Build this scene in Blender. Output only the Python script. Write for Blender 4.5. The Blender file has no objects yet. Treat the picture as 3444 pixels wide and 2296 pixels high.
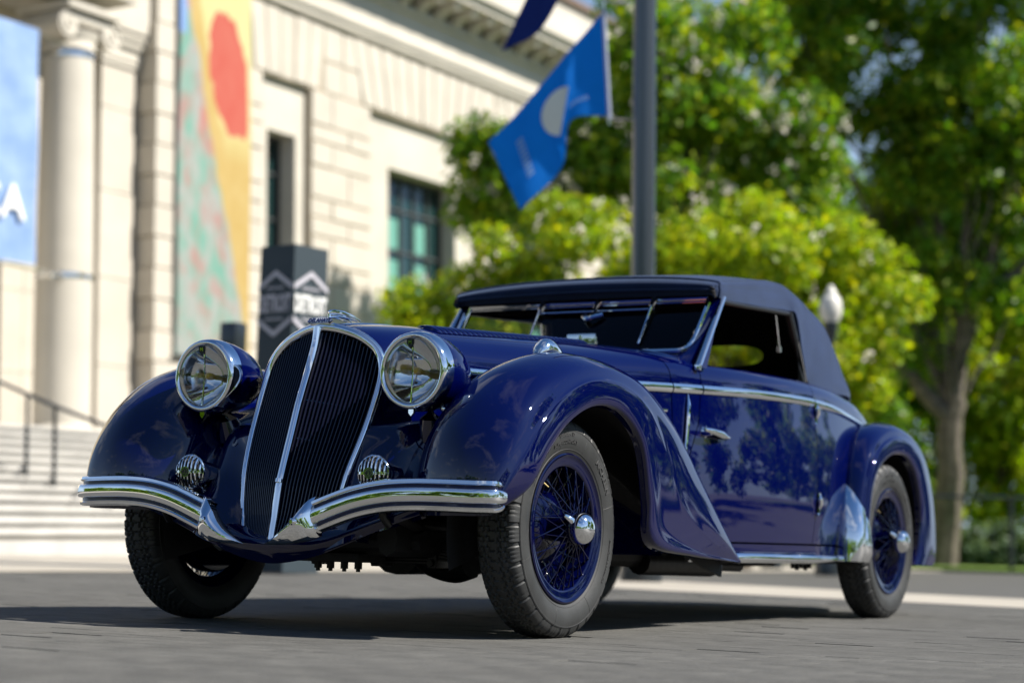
import bpy, bmesh, math, random
import numpy as np
from mathutils import Vector, Matrix
rad = math.radians
rng = np.random.default_rng(7)
random.seed(7)
SC = bpy.context.scene
COL = SC.collection

# ------------------------------------------------------------------ camera
cd = bpy.data.cameras.new('camera')
cam = bpy.data.objects.new('camera', cd)
COL.objects.link(cam)
F = Vector((-0.85989, -0.49960, 0.10480))
R = Vector((-0.49965, 0.86579, 0.02764))
U = Vector((0.10454, 0.02860, 0.99411))
m = Matrix((R, U, -F)).transposed().to_4x4()
m.translation = Vector((5.2903, 3.6264, 0.3018))
cam.matrix_world = m
cd.sensor_fit = 'HORIZONTAL'
cd.sensor_width = 36.0
cd.lens = 66.24
cd.clip_start = 0.1
cd.clip_end = 800
cd.dof.use_dof = True
cd.dof.focus_distance = 5.95
cd.dof.aperture_fstop = 1.9
SC.camera = cam

# ------------------------------------------------------------------ light
SUN_AZ, SUN_EL = 110.0, 46.0          # azimuth from +X towards +Y, elevation
sdir = Vector((math.cos(rad(SUN_AZ)) * math.cos(rad(SUN_EL)),
               math.sin(rad(SUN_AZ)) * math.cos(rad(SUN_EL)), math.sin(rad(SUN_EL))))
W = bpy.data.worlds.new('World')
SC.world = W
W.use_nodes = True
nt = W.node_tree
nt.nodes.clear()
def wn(t, **k):
    n = nt.nodes.new(t)
    for a, b in k.items():
        setattr(n, a, b)
    return n
sky = wn('ShaderNodeTexSky', sky_type='NISHITA', sun_disc=False,
         sun_elevation=rad(SUN_EL), sun_rotation=rad(90 - SUN_AZ))
sky.air_density = 1.0
sky.dust_density = 0.5
sky.ozone_density = 2.5
tc = wn('ShaderNodeTexCoord')
sep = wn('ShaderNodeSeparateXYZ')
nt.links.new(tc.outputs['Generated'], sep.inputs[0])
# clouds on a flat layer overhead: direction divided by its height
mx = wn('ShaderNodeMath', operation='MAXIMUM'); mx.inputs[1].default_value = 0.06
nt.links.new(sep.outputs['Z'], mx.inputs[0])
dv = wn('ShaderNodeVectorMath', operation='DIVIDE')
cmb = wn('ShaderNodeCombineXYZ')
for i in range(3):
    nt.links.new(mx.outputs[0], cmb.inputs[i])
nt.links.new(tc.outputs['Generated'], dv.inputs[0])
nt.links.new(cmb.outputs[0], dv.inputs[1])
mapn = wn('ShaderNodeMapping')
mapn.inputs['Scale'].default_value = (1.0, 0.7, 1.0)
mapn.inputs['Rotation'].default_value = (0, 0, 0.6)
mapn.inputs['Location'].default_value = (3.1, 1.7, 0.0)
nt.links.new(dv.outputs[0], mapn.inputs[0])
nz = wn('ShaderNodeTexNoise')
nz.inputs['Scale'].default_value = 1.15
nz.inputs['Detail'].default_value = 9
nz.inputs['Roughness'].default_value = 0.62
nz.inputs['Distortion'].default_value = 0.5
nt.links.new(mapn.outputs[0], nz.inputs['Vector'])
cr = wn('ShaderNodeValToRGB')
cr.color_ramp.elements[0].position = 0.54
cr.color_ramp.elements[0].color = (0, 0, 0, 1)
cr.color_ramp.elements[1].position = 0.74
cr.color_ramp.elements[1].color = (0.85, 0.85, 0.85, 1)
nt.links.new(nz.outputs['Fac'], cr.inputs[0])
mixc = wn('ShaderNodeMixRGB')
mixc.inputs['Color2'].default_value = (7.5, 7.8, 8.2, 1)
nt.links.new(cr.outputs[0], mixc.inputs['Fac'])
tint = wn('ShaderNodeMixRGB', blend_type='MULTIPLY')
tint.inputs['Fac'].default_value = 1.0
tint.inputs['Color2'].default_value = (0.46, 0.70, 0.94, 1)
nt.links.new(sky.outputs[0], tint.inputs['Color1'])
nt.links.new(tint.outputs[0], mixc.inputs['Color1'])
bg = wn('ShaderNodeBackground')
bg.inputs['Strength'].default_value = 0.06
# pale haze towards the horizon
hz = wn('ShaderNodeMath', operation='SUBTRACT'); hz.inputs[0].default_value = 1.0; hz.use_clamp = True
nt.links.new(mx.outputs[0], hz.inputs[1])
hp = wn('ShaderNodeMath', operation='POWER'); hp.inputs[1].default_value = 3.4
nt.links.new(hz.outputs[0], hp.inputs[0])
hm = wn('ShaderNodeMath', operation='MULTIPLY'); hm.inputs[1].default_value = .85
nt.links.new(hp.outputs[0], hm.inputs[0])
mixh = wn('ShaderNodeMixRGB')
mixh.inputs['Color2'].default_value = (6.6, 7.9, 9.4, 1)
nt.links.new(hm.outputs[0], mixh.inputs['Fac'])
nt.links.new(mixc.outputs[0], mixh.inputs['Color1'])
nt.links.new(mixh.outputs[0], bg.inputs['Color'])
wo = wn('ShaderNodeOutputWorld')
nt.links.new(bg.outputs[0], wo.inputs[0])
sl = bpy.data.lights.new('sun', 'SUN')
sl.energy = 5.0
sl.angle = rad(0.53)
sl.color = (1.0, 0.945, 0.86)
so = bpy.data.objects.new('sun', sl)
so.rotation_euler = sdir.to_track_quat('Z', 'Y').to_euler()
so.location = sdir * 40
COL.objects.link(so)
SC.view_settings.view_transform = 'Standard'
SC.view_settings.look = 'None'
SC.view_settings.exposure = 1.0
SC.view_settings.gamma = 1.0
SC.view_settings.use_curve_mapping = False
SC.render.engine = 'CYCLES'
SC.cycles.use_denoising = True
SC.cycles.max_bounces = 10
SC.cycles.transparent_max_bounces = 12
SC.cycles.caustics_reflective = False
SC.cycles.caustics_refractive = False
SC.cycles.sample_clamp_indirect = 6

# ------------------------------------------------------------------ materials
MATS = {}
def mat(name, color=(.5, .5, .5), rough=.5, metal=0., coat=0., spec=.5, var=0., vscale=8., bump=0., bscale=60., coat_rough=.03, detail=4, **kw):
    if name in MATS:
        return MATS[name]
    M = bpy.data.materials.new(name)
    M.use_nodes = True
    N = M.node_tree.nodes
    L = M.node_tree.links
    b = N['Principled BSDF']
    b.inputs['Base Color'].default_value = (*color, 1)
    b.inputs['Roughness'].default_value = rough
    b.inputs['Metallic'].default_value = metal
    b.inputs['Specular IOR Level'].default_value = spec
    b.inputs['Coat Weight'].default_value = coat
    b.inputs['Coat Roughness'].default_value = coat_rough
    if coat: b.inputs['Coat IOR'].default_value = kw.get('coat_ior', 1.52)
    if 'trans' in kw:
        b.inputs['Transmission Weight'].default_value = kw['trans']
    if 'sheen' in kw:
        b.inputs['Sheen Weight'].default_value = kw['sheen']
        b.inputs['Sheen Tint'].default_value = (*kw.get('sheen_tint', (.4, .55, .8)), 1)
    t = N.new('ShaderNodeTexCoord')
    if var:
        n = N.new('ShaderNodeTexNoise')
        n.inputs['Scale'].default_value = vscale
        n.inputs['Detail'].default_value = detail
        n.inputs['Roughness'].default_value = .6
        L.new(t.outputs['Object'], n.inputs['Vector'])
        r = N.new('ShaderNodeValToRGB')
        r.color_ramp.elements[0].position = .3
        r.color_ramp.elements[1].position = .7
        c2 = kw.get('color2')
        a = tuple(c * (1 - var) for c in color)
        bb = c2 if c2 else tuple(min(1, c * (1 + var)) for c in color)
        r.color_ramp.elements[0].color = (*a, 1)
        r.color_ramp.elements[1].color = (*bb, 1)
        L.new(n.outputs['Fac'], r.inputs[0])
        if kw.get('perobj'):
            oi = N.new('ShaderNodeObjectInfo')
            mr = N.new('ShaderNodeMapRange')
            mr.inputs['To Min'].default_value = 1 - kw['perobj']
            mr.inputs['To Max'].default_value = 1 + kw['perobj']
            L.new(oi.outputs['Random'], mr.inputs[0])
            mm = N.new('ShaderNodeMixRGB')
            mm.blend_type = 'MULTIPLY'
            mm.inputs['Fac'].default_value = 1
            L.new(r.outputs[0], mm.inputs['Color1'])
            L.new(mr.outputs[0], mm.inputs['Color2'])
            L.new(mm.outputs[0], b.inputs['Base Color'])
        else:
            L.new(r.outputs[0], b.inputs['Base Color'])
    if bump:
        n = N.new('ShaderNodeTexNoise')
        n.inputs['Scale'].default_value = bscale
        n.inputs['Detail'].default_value = 5
        L.new(t.outputs['Object'], n.inputs['Vector'])
        bu = N.new('ShaderNodeBump')
        bu.inputs['Strength'].default_value = bump
        bu.inputs['Distance'].default_value = kw.get('bdist', .01)
        L.new(n.outputs['Fac'], bu.inputs['Height'])
        L.new(bu.outputs[0], b.inputs['Normal'])
    MATS[name] = M
    return M

def glass_mat(name, tint=(1, 1, 1), refl=.12):
    if name in MATS:
        return MATS[name]
    M = bpy.data.materials.new(name)
    M.use_nodes = True
    N = M.node_tree.nodes
    L = M.node_tree.links
    N.clear()
    o = N.new('ShaderNodeOutputMaterial')
    mx_ = N.new('ShaderNodeMixShader')
    tr = N.new('ShaderNodeBsdfTransparent')
    tr.inputs[0].default_value = (*tint, 1)
    gl = N.new('ShaderNodeBsdfGlossy')
    gl.inputs['Roughness'].default_value = .01
    fr = N.new('ShaderNodeFresnel')
    fr.inputs[0].default_value = 1.16
    ad = N.new('ShaderNodeMath'); ad.operation = 'ADD'; ad.use_clamp = True
    ad.inputs[1].default_value = refl
    L.new(fr.outputs[0], ad.inputs[0])
    L.new(ad.outputs[0], mx_.inputs[0])
    L.new(tr.outputs[0], mx_.inputs[1])
    L.new(gl.outputs[0], mx_.inputs[2])
    L.new(mx_.outputs[0], o.inputs[0])
    MATS[name] = M
    return M

PAINT = mat('blue_paint', (.0002, .0012, .037), rough=.6, coat=1.0, coat_rough=.014, spec=0, coat_ior=1.6)
NAVYW = mat('wheel_navy', (.0004, .0009, .018), rough=.6, coat=1.0, coat_rough=.02, spec=0)
RIMP = mat('rim_navy', (.0003, .0011, .024), rough=.6, coat=1.0, coat_rough=.03, spec=0)
PAINT_B = mat('blue_paint_bright', (.0006, .001, .030), rough=.5, coat=1.0, spec=0)
CHROME = mat('chrome', (.83, .84, .86), rough=.035, metal=1.0)
CHROME_R = mat('chrome_soft', (.74, .75, .76), rough=.07, metal=1.0)
BLACK = mat('black_underside', (.008, .008, .009), rough=.7, var=.4, vscale=14, bump=.2)
BLACKP = mat('black_trim', (.006, .006, .007), rough=.35)
RUBBER = mat('tyre_rubber', (.022, .0228, .0232), rough=.56, var=.35, vscale=9, bump=.12, bscale=160, bdist=.004)
RUBBER_L = mat('tyre_lettering', (.040, .040, .041), rough=.6)
FABRIC = mat('navy_canvas', (.0105, .0195, .053), rough=.95, var=.18, vscale=7, bump=.25, bscale=900, bdist=.002, sheen=.25, spec=.2)
LINING = mat('black_lining', (.004, .004, .005), rough=.95)
LEATHER = mat('terracotta_leather', (.20, .045, .02), rough=.5, var=.15, bump=.1)
GLASS = glass_mat('clear_glass', (.93, .95, .94), .0)
LENS = glass_mat('lens_glass', (.97, .97, .95), .03)
AMBER = mat('amber_bulb', (.65, .40, .04), rough=.1, coat=.6)
GREASY = mat('greasy_steel', (.02, .02, .02), rough=.42, metal=.6, var=.5, vscale=30)
SLATM = mat('grille_bar_navy', (.0035, .0045, .017), rough=.4, spec=.2, coat=1., coat_rough=.05)
WHITE_E = mat('white_enamel', (.75, .75, .73), rough=.25, coat=.5)
NAVY_E = mat('navy_enamel', (.008, .012, .10), rough=.3, coat=.5)

# ------------------------------------------------------------------ mesh helpers
class MB:
    def __init__(s):
        s.v = []; s.f = []; s.mi = []
    def n(s):
        return len(s.v)
    def add(s, vs, fs, mi=0):
        o = len(s.v)
        s.v.extend([tuple(map(float, p)) for p in vs])
        s.f.extend([tuple(i + o for i in f) for f in fs])
        s.mi.extend([mi] * len(fs))
    def grid(s, P, cu=False, cv=False, mi=0, flip=False):
        P = np.asarray(P, float)
        a, b = P.shape[:2]
        fs = []
        for i in range(a if cu else a - 1):
            for j in range(b if cv else b - 1):
                i2, j2 = (i + 1) % a, (j + 1) % b
                q = (i * b + j, i2 * b + j, i2 * b + j2, i * b + j2)
                fs.append(q[::-1] if flip else q)
        s.add(P.reshape(-1, 3), fs, mi)
    def box(s, c, d, rot=None, mi=0, bev=0):
        c = np.array(c, float); d = np.array(d, float) / 2
        if bev:
            bm = bmesh.new()
            bmesh.ops.create_cube(bm, size=1)
            for v in bm.verts:
                v.co = Vector([v.co[k] * 2 * d[k] for k in range(3)])
            bmesh.ops.bevel(bm, geom=bm.edges[:], offset=bev, segments=2, affect='EDGES', profile=.6)
            bm.verts.index_update()
            vs = np.array([v.co[:] for v in bm.verts]); fs = [[v.index for v in f.verts] for f in bm.faces]
            bm.free()
        else:
            vs = np.array([(x, y, z) for x in (-1, 1) for y in (-1, 1) for z in (-1, 1)], float) * d
            fs = [(0, 1, 3, 2), (4, 6, 7, 5), (0, 4, 5, 1), (2, 3, 7, 6), (0, 2, 6, 4), (1, 5, 7, 3)]
        if rot is not None:
            vs = vs @ np.array(rot.to_3x3()).T
        s.add(vs + c, fs, mi)
    def tube(s, pts, r, n=8, closed=False, mi=0, caps=True, ry=None, up=(0, 0, 1)):
        pts = np.asarray(pts, float)
        k = len(pts)
        r = np.broadcast_to(np.asarray(r, float), (k,))
        ryv = r if ry is None else np.broadcast_to(np.asarray(ry, float), (k,))
        rings = []
        for i in range(k):
            if closed:
                t = pts[(i + 1) % k] - pts[i - 1]
            else:
                t = pts[min(i + 1, k - 1)] - pts[max(i - 1, 0)]
            t = t / (np.linalg.norm(t) + 1e-12)
            u = np.array(up, float)
            if abs(t @ u) > .95:
                u = np.array([1., 0, 0]) if abs(t[0]) < .9 else np.array([0, 1., 0])
            a = np.cross(t, u); a /= np.linalg.norm(a)
            b = np.cross(a, t)
            th = np.linspace(0, 2 * np.pi, n, endpoint=False)
            rings.append(pts[i] + np.outer(np.cos(th) * r[i], a) + np.outer(np.sin(th) * ryv[i], b))
        o = s.n()
        s.grid(np.array(rings), cu=closed, cv=True, mi=mi)
        if caps and not closed:
            s.f.append(tuple(range(o, o + n))[::-1] if False else tuple(o + i for i in range(n)))
            s.mi.append(mi)
            e = o + (k - 1) * n
            s.f.append(tuple(e + i for i in range(n))[::-1])
            s.mi.append(mi)
    def revolve(s, prof, n=32, axis='z', c=(0, 0, 0), mi=0):
        """prof: (r, h) pairs turned about the axis"""
        th = np.linspace(0, 2 * np.pi, n, endpoint=False)
        P = []
        for r, h in prof:
            ca, sa = r * np.cos(th), r * np.sin(th)
            hh = np.full(n, h)
            if axis == 'z':
                q = np.stack([ca, sa, hh], -1)
            elif axis == 'y':
                q = np.stack([ca, hh, -sa], -1)
            else:
                q = np.stack([hh, ca, sa], -1)
            P.append(q + np.array(c))
        s.grid(np.array(P), cv=True, mi=mi, flip=True)
    def mirror(s):
        o = MB()
        o.v = [(x, -y, z) for x, y, z in s.v]
        o.f = [tuple(f[::-1]) for f in s.f]
        o.mi = list(s.mi)
        return o
    def join(s, o):
        k = s.n()
        s.v += o.v
        s.f += [tuple(i + k for i in f) for f in o.f]
        s.mi += o.mi
        return s
    def mesh(s, name, mats, smooth=True, angle=35, weld=True):
        me = bpy.data.meshes.new(name)
        me.from_pydata(s.v, [], s.f)
        for mm in (mats if isinstance(mats, (list, tuple)) else [mats]):
            me.materials.append(mm)
        if any(s.mi):
            me.polygons.foreach_set('material_index', s.mi)
        bm = bmesh.new(); bm.from_mesh(me)
        if weld:
            bmesh.ops.remove_doubles(bm, verts=bm.verts[:], dist=2e-5)
        bmesh.ops.recalc_face_normals(bm, faces=bm.faces[:])
        bm.to_mesh(me); bm.free()
        if smooth:
            me.polygons.foreach_set('use_smooth', [True] * len(me.polygons))
            me.set_sharp_from_angle(angle=rad(angle))
        me.update()
        return me
    def build(s, name, mats, parent=None, **k):
        return link(name, s.mesh(name, mats, **k), parent)

def link(name, me, parent=None, mw=None):
    o = bpy.data.objects.new(name, me)
    COL.objects.link(o)
    if parent is not None:
        o.parent = parent
    if mw is not None:
        o.matrix_local = mw
    return o
def tag(o, label=None, cat=None, group=None, kind=None):
    if label: o['label'] = label
    if cat: o['category'] = cat
    if group: o['group'] = group
    if kind: o['kind'] = kind
    return o
def empty(name, loc=(0, 0, 0), label=None, cat=None, group=None, mw=None):
    o = bpy.data.objects.new(name, None)
    o.empty_display_size = .1
    COL.objects.link(o)
    if mw is not None:
        o.matrix_world = mw
    else:
        o.location = loc
    return tag(o, label, cat, group)
def cat1(P, n):
    """Catmull-Rom refinement of control rows along axis 0, n steps per span"""
    P = np.asarray(P, float)
    k = len(P)
    E = np.concatenate([[2 * P[0] - P[1]], P, [2 * P[-1] - P[-2]]])
    out = []
    for i in range(k - 1):
        a, b, c, d = E[i:i + 4]
        for t in np.arange(n) / n:
            out.append(.5 * (2 * b + (c - a) * t + (2 * a - 5 * b + 4 * c - d) * t * t + (3 * b - a - 3 * c + d) * t ** 3))
    out.append(P[-1])
    return np.array(out)
def cat2(P, nu, nv):
    A = cat1(P, nu)
    return np.swapaxes(cat1(np.swapaxes(A, 0, 1), nv), 0, 1)
def normals(P):
    du = np.gradient(P, axis=0); dv_ = np.gradient(P, axis=1)
    n = np.cross(du, dv_)
    l = np.linalg.norm(n, axis=-1, keepdims=True)
    bad = l[..., 0] < 1e-9
    n = n / np.maximum(l, 1e-9)
    if bad.any():
        n[bad] = 0
    return n
def shell(P, t, mi_out=0, mi_in=1):
    """closed thin panel from a point grid; inner skin offset by t along -normal"""
    P = np.asarray(P, float)
    Q = P - normals(P) * t
    mb = MB()
    a, b = P.shape[:2]
    mb.grid(P, mi=mi_out)
    mb.grid(Q, mi=mi_in, flip=True)
    for A, B in ((P[0], Q[0]), (Q[-1], P[-1]), (Q[:, 0], P[:, 0]), (P[:, -1], Q[:, -1])):
        mb.grid(np.stack([A, B]), mi=mi_out)
    return mb
def text_mesh(s, size=1., extrude=.02, bold=0., align='CENTER'):
    cu = bpy.data.curves.new('lettering', 'FONT')
    cu.body = s; cu.size = size; cu.extrude = extrude; cu.offset = bold
    cu.align_x = align; cu.align_y = 'CENTER'; cu.resolution_u = 3
    o = bpy.data.objects.new('lettering', cu)
    COL.objects.link(o)
    dg = bpy.context.evaluated_depsgraph_get()
    dg.update()
    me = bpy.data.meshes.new_from_object(o.evaluated_get(dg))
    vs = np.array([v.co[:] for v in me.vertices]); fs = [tuple(p.vertices) for p in me.polygons]
    bpy.data.objects.remove(o); bpy.data.curves.remove(cu); bpy.data.meshes.remove(me)
    return vs, fs
def plate(mb, pts, z0, z1, mi=0):
    n = len(pts)
    vs = [(x, y, z0) for x, y in pts] + [(x, y, z1) for x, y in pts]
    fs = [tuple(range(n))[::-1], tuple(range(n, 2 * n))] + [(i, (i + 1) % n, n + (i + 1) % n, n + i) for i in range(n)]
    mb.add(vs, fs, mi)
# ================================================================== SETTING
def paver_mat():
    M = mat('granite_paver', (.145, .141, .134), rough=.72, spec=.35)
    N = M.node_tree.nodes; L = M.node_tree.links; b = N['Principled BSDF']
    g = N.new('ShaderNodeNewGeometry'); oi = N.new('ShaderNodeObjectInfo')
    def nz_(sc, det, lo, hi, p0=.3, p1=.7):
        n = N.new('ShaderNodeTexNoise'); n.inputs['Scale'].default_value = sc; n.inputs['Detail'].default_value = det; n.inputs['Roughness'].default_value = .65
        L.new(g.outputs['Position'], n.inputs['Vector'])
        r = N.new('ShaderNodeMapRange'); r.inputs[1].default_value = p0; r.inputs[2].default_value = p1; r.inputs[3].default_value = lo; r.inputs[4].default_value = hi
        L.new(n.outputs['Fac'], r.inputs[0]); return n.outputs['Fac'], r.outputs[0]
    def mul(a, b_):
        m_ = N.new('ShaderNodeMixRGB'); m_.blend_type = 'MULTIPLY'; m_.inputs[0].default_value = 1
        L.new(a, m_.inputs[1]); L.new(b_, m_.inputs[2]); return m_.outputs[0]
    def rnd(src, lo, hi):
        r = N.new('ShaderNodeMapRange'); r.inputs[3].default_value = lo; r.inputs[4].default_value = hi; L.new(src, r.inputs[0]); return r.outputs[0]
    rgb = N.new('ShaderNodeRGB'); rgb.outputs[0].default_value = (.080, .0785, .0725, 1)
    c = rgb.outputs[0]
    for o_ in (nz_(.8, 5, .82, 1.16)[1], nz_(7, 5, .80, 1.18)[1], nz_(300, 2, .5, 1.6)[1], rnd(g.outputs['Random Per Island'], .93, 1.06), rnd(oi.outputs['Random'], .94, 1.06)):
        c = mul(c, o_)
    L.new(c, b.inputs['Base Color'])
    f, _ = nz_(300, 4, 0, 1)
    bu = N.new('ShaderNodeBump'); bu.inputs['Strength'].default_value = .5; bu.inputs['Distance'].default_value = .004
    L.new(f, bu.inputs['Height']); L.new(bu.outputs[0], b.inputs['Normal'])
    L.new(nz_(260, 1, .9, .28, .66, .74)[1], b.inputs['Roughness'])
    return M
PAVE = paver_mat()
def ground_mat():
    M = mat('paved_ground', (.10, .098, .094), rough=.75, spec=.3)
    N = M.node_tree.nodes; L = M.node_tree.links; b = N['Principled BSDF']
    t = N.new('ShaderNodeTexCoord')
    n1 = N.new('ShaderNodeTexNoise'); n1.inputs['Scale'].default_value = .35; n1.inputs['Detail'].default_value = 6
    n2 = N.new('ShaderNodeTexNoise'); n2.inputs['Scale'].default_value = 38; n2.inputs['Detail'].default_value = 5
    br = N.new('ShaderNodeTexBrick')
    br.inputs['Color1'].default_value = (.084, .082, .076, 1); br.inputs['Color2'].default_value = (.078, .076, .070, 1)
    br.inputs['Mortar'].default_value = (.070, .068, .063, 1); br.inputs['Scale'].default_value = 1
    br.inputs['Mortar Size'].default_value = .004; br.inputs['Brick Width'].default_value = .2; br.inputs['Row Height'].default_value = .1
    mp = N.new('ShaderNodeMapping'); mp.inputs['Rotation'].default_value = (0, 0, math.pi / 2)
    L.new(t.outputs['Object'], mp.inputs[0]); L.new(mp.outputs[0], br.inputs['Vector'])
    for n in (n1, n2): L.new(t.outputs['Object'], n.inputs['Vector'])
    r1 = N.new('ShaderNodeMapRange'); r1.inputs['To Min'].default_value = .78; r1.inputs['To Max'].default_value = 1.22
    r2 = N.new('ShaderNodeMapRange'); r2.inputs['To Min'].default_value = .72; r2.inputs['To Max'].default_value = 1.28
    L.new(n1.outputs['Fac'], r1.inputs[0]); L.new(n2.outputs['Fac'], r2.inputs[0])
    m1 = N.new('ShaderNodeMixRGB'); m1.blend_type = 'MULTIPLY'; m1.inputs[0].default_value = 1
    m2 = N.new('ShaderNodeMixRGB'); m2.blend_type = 'MULTIPLY'; m2.inputs[0].default_value = 1
    L.new(br.outputs[0], m1.inputs[1]); L.new(r1.outputs[0], m1.inputs[2])
    L.new(m1.outputs[0], m2.inputs[1]); L.new(r2.outputs[0], m2.inputs[2]); L.new(m2.outputs[0], b.inputs['Base Color'])
    return M
GM = ground_mat()
STONE = mat('limestone', (.47, .43, .365), rough=.85, var=.07, vscale=1.3, bump=.1, bscale=30, perobj=.045, spec=.25)
STONE2 = mat('limestone_plain', (.48, .445, .38), rough=.85, var=.08, vscale=.8, bump=.08, bscale=25, spec=.25)
STEPM = mat('step_stone', (.44, .425, .395), rough=.8, var=.14, vscale=1.6, bump=.1, bscale=20, perobj=.05)
JOINT = mat('mortar_joint', (.33, .28, .21), rough=.9)
CONC = mat('pale_concrete', (.34, .31, .26), rough=.85, var=.12, vscale=1.5, bump=.1)
GRASS = mat('lawn_grass', (.10, .17, .015), rough=.9, var=.35, vscale=3, bump=.3)
POLEM = mat('pole_metal', (.075, .085, .095), rough=.3, metal=.7, coat=.2)
DKMETAL = mat('dark_metal', (.03, .036, .042), rough=.3, metal=.5, coat=.25)
WINGLASS = mat('window_glass', (.012, .035, .035), rough=.06, spec=.6)
GREENGLASS = mat('green_blind', (.12, .30, .24), rough=.35)
BRONZE = mat('bronze_frame', (.05, .055, .055), rough=.5)
ROOFT = mat('brown_coping', (.15, .10, .07), rough=.7)

mb = MB(); mb.grid(np.array([[(x, y, -.014) for y in (-140, -40, 0, 40, 140)] for x in (-160, -40, 0, 40, 140)]))
plaza = tag(mb.build('plaza', GM, smooth=False), kind='structure')
# pavers: thin blocks laid in running bond, long side across the car
def paver_me(l, w, h):
    mb = MB(); mb.box((0, 0, -h / 2), (w, l, h), bev=.0015)
    return mb.mesh('paver', PAVE, angle=40)
pm = paver_me(.1990, .0990, .02)
mass = MB()
cells = []
for i in range(-95, 45):
    for j in range(-46, 32):
        X = i * .1; Y = j * .2 + (.1 if i % 2 else 0)
        d = (X - 5.29) * F[0] + (Y - 3.63) * F[1]
        lat = (X - 5.29) * R[0] + (Y - 3.63) * R[1]
        if d < 3.6 or d > 12.5 or abs(lat) > .30 * d + .3:
            continue
        cells.append((d, X, Y, i, j))
cells.sort()
bmv = None
for k, (d, X, Y, i, j) in enumerate(cells):
    h = rng.normal(0, .00022) - (.0018 if rng.random() < .035 else 0)
    h = min(max(h, -.003), .0008) - .0008
    if k < 300:
        M_ = Matrix.Translation((X, Y, h)) @ Matrix.Rotation(rng.normal(0, .0008), 4, 'X') @ Matrix.Rotation(rng.normal(0, .0008), 4, 'Y') @ Matrix.Rotation(rng.normal(0, .003), 4, 'Z')
        link('paver', pm, plaza, M_)
    else:
        a, b_ = .0498, .0998
        t1, t2 = rng.normal(0, .0008, 2)
        vs = [(X + sx * a, Y + sy * b_, h + sx * a * t1 + sy * b_ * t2) for sx, sy in ((-1, -1), (1, -1), (1, 1), (-1, 1))]
        vs += [(x, y, -.013) for x, y, z in vs]
        mass.add(vs, [(0, 1, 2, 3), (0, 4, 5, 1), (1, 5, 6, 2), (2, 6, 7, 3), (3, 7, 4, 0)])
pmass = mass.build('paver_field', PAVE, plaza, smooth=False, weld=False); pmass['kind'] = 'stuff'
# pale concrete bands across the paving
mb = MB(); mb.box((-8, -8.9, -.002), (70, 6.0, .012)); tag(mb.build('concrete_path', CONC, smooth=False), kind='structure')
mb = MB()
q = [(-7.9, -2.9), (-5.75, -1.9), (-5.35, 1.4), (-7.7, .9)]
q = [(-9.2, -3.7), (-6.2, -2.6), (-5.6, .31), (-5.2, 1.6), (-7.4, 1.0), (-7.75, -.3)]
plate(mb, q, -.012, .003); tag(mb.build('pale_paving_band', CONC, smooth=False), kind='structure')
mb = MB(); mb.box((-34, -40, .02), (17, 120, .07)); mb.box((32, 0, .02), (44, 160, .07)); mb.box((-20, -16, .03), (26, 8, .06))
tag(mb.build('lawn', GRASS, smooth=False), kind='structure')

# ------------------------------------------------------------------ museum building (its own plumb frame)
up = Vector((0.016880, -0.029675, 0.999417))
T4 = Vector((0, 0, 1)).rotation_difference(up).to_matrix().to_4x4()
MBM = Matrix.Translation((-18, -20, 0)) @ T4
museum = empty('museum_building', label='pale limestone museum building with tall windows and bracketed cornice behind the car', cat='building', mw=MBM)
def bbox(mb, x0, x1, y0, y1, z0, z1, bev=0): mb.box(((x0 + x1) / 2, (y0 + y1) / 2, (z0 + z1) / 2), (abs(x1 - x0), abs(y1 - y0), abs(z1 - z0)), bev=bev)
# core walls (joint coloured) behind the stones
mb = MB()
def wall_with_holes(mb, x0, x1, z0, z1, y0, y1, holes):
    xs = sorted({x0, x1, *[h[0] for h in holes], *[h[1] for h in holes]})
    for a, b_ in zip(xs[:-1], xs[1:]):
        hs = [h for h in holes if h[0] <= a + 1e-6 and h[1] >= b_ - 1e-6]
        z = z0
        for h in sorted(hs, key=lambda h: h[2]):
            if h[2] > z: bbox(mb, a, b_, y0, y1, z, h[2])
            z = h[3]
        if z < z1: bbox(mb, a, b_, y0, y1, z, z1)
HOL = [(-9.14, -7.45, 2.6, 9.74), (-16.2, -11.42, 2.6, 9.72), (-21.5, -17.6, 2.6, 9.72), (-27.6, -23.8, 2.6, 9.72), (-33.6, -29.8, 2.6, 9.72)]
wall_with_holes(mb, -40, -4.12, -1, 11.3, -1.2, -.03, HOL)
core = mb.build('wall', JOINT, museum, smooth=False)
mb = MB()
WIN = [(-8.80, -7.80, 3.2, 8.62), (-15.3, -12.36, 3.2, 8.56), (-20.8, -18.3, 3.2, 8.56), (-26.9, -24.5, 3.2, 8.56), (-32.9, -30.5, 3.2, 8.56)]
for h, w in zip(HOL, WIN):                                 # recessed plain panels round the windows
    wall_with_holes(mb, h[0] + .002, h[1] - .002, h[2], h[3] - .002, -.75, -.18, [w])
mb.build('recess_panel', STONE2, museum, smooth=False)
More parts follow.
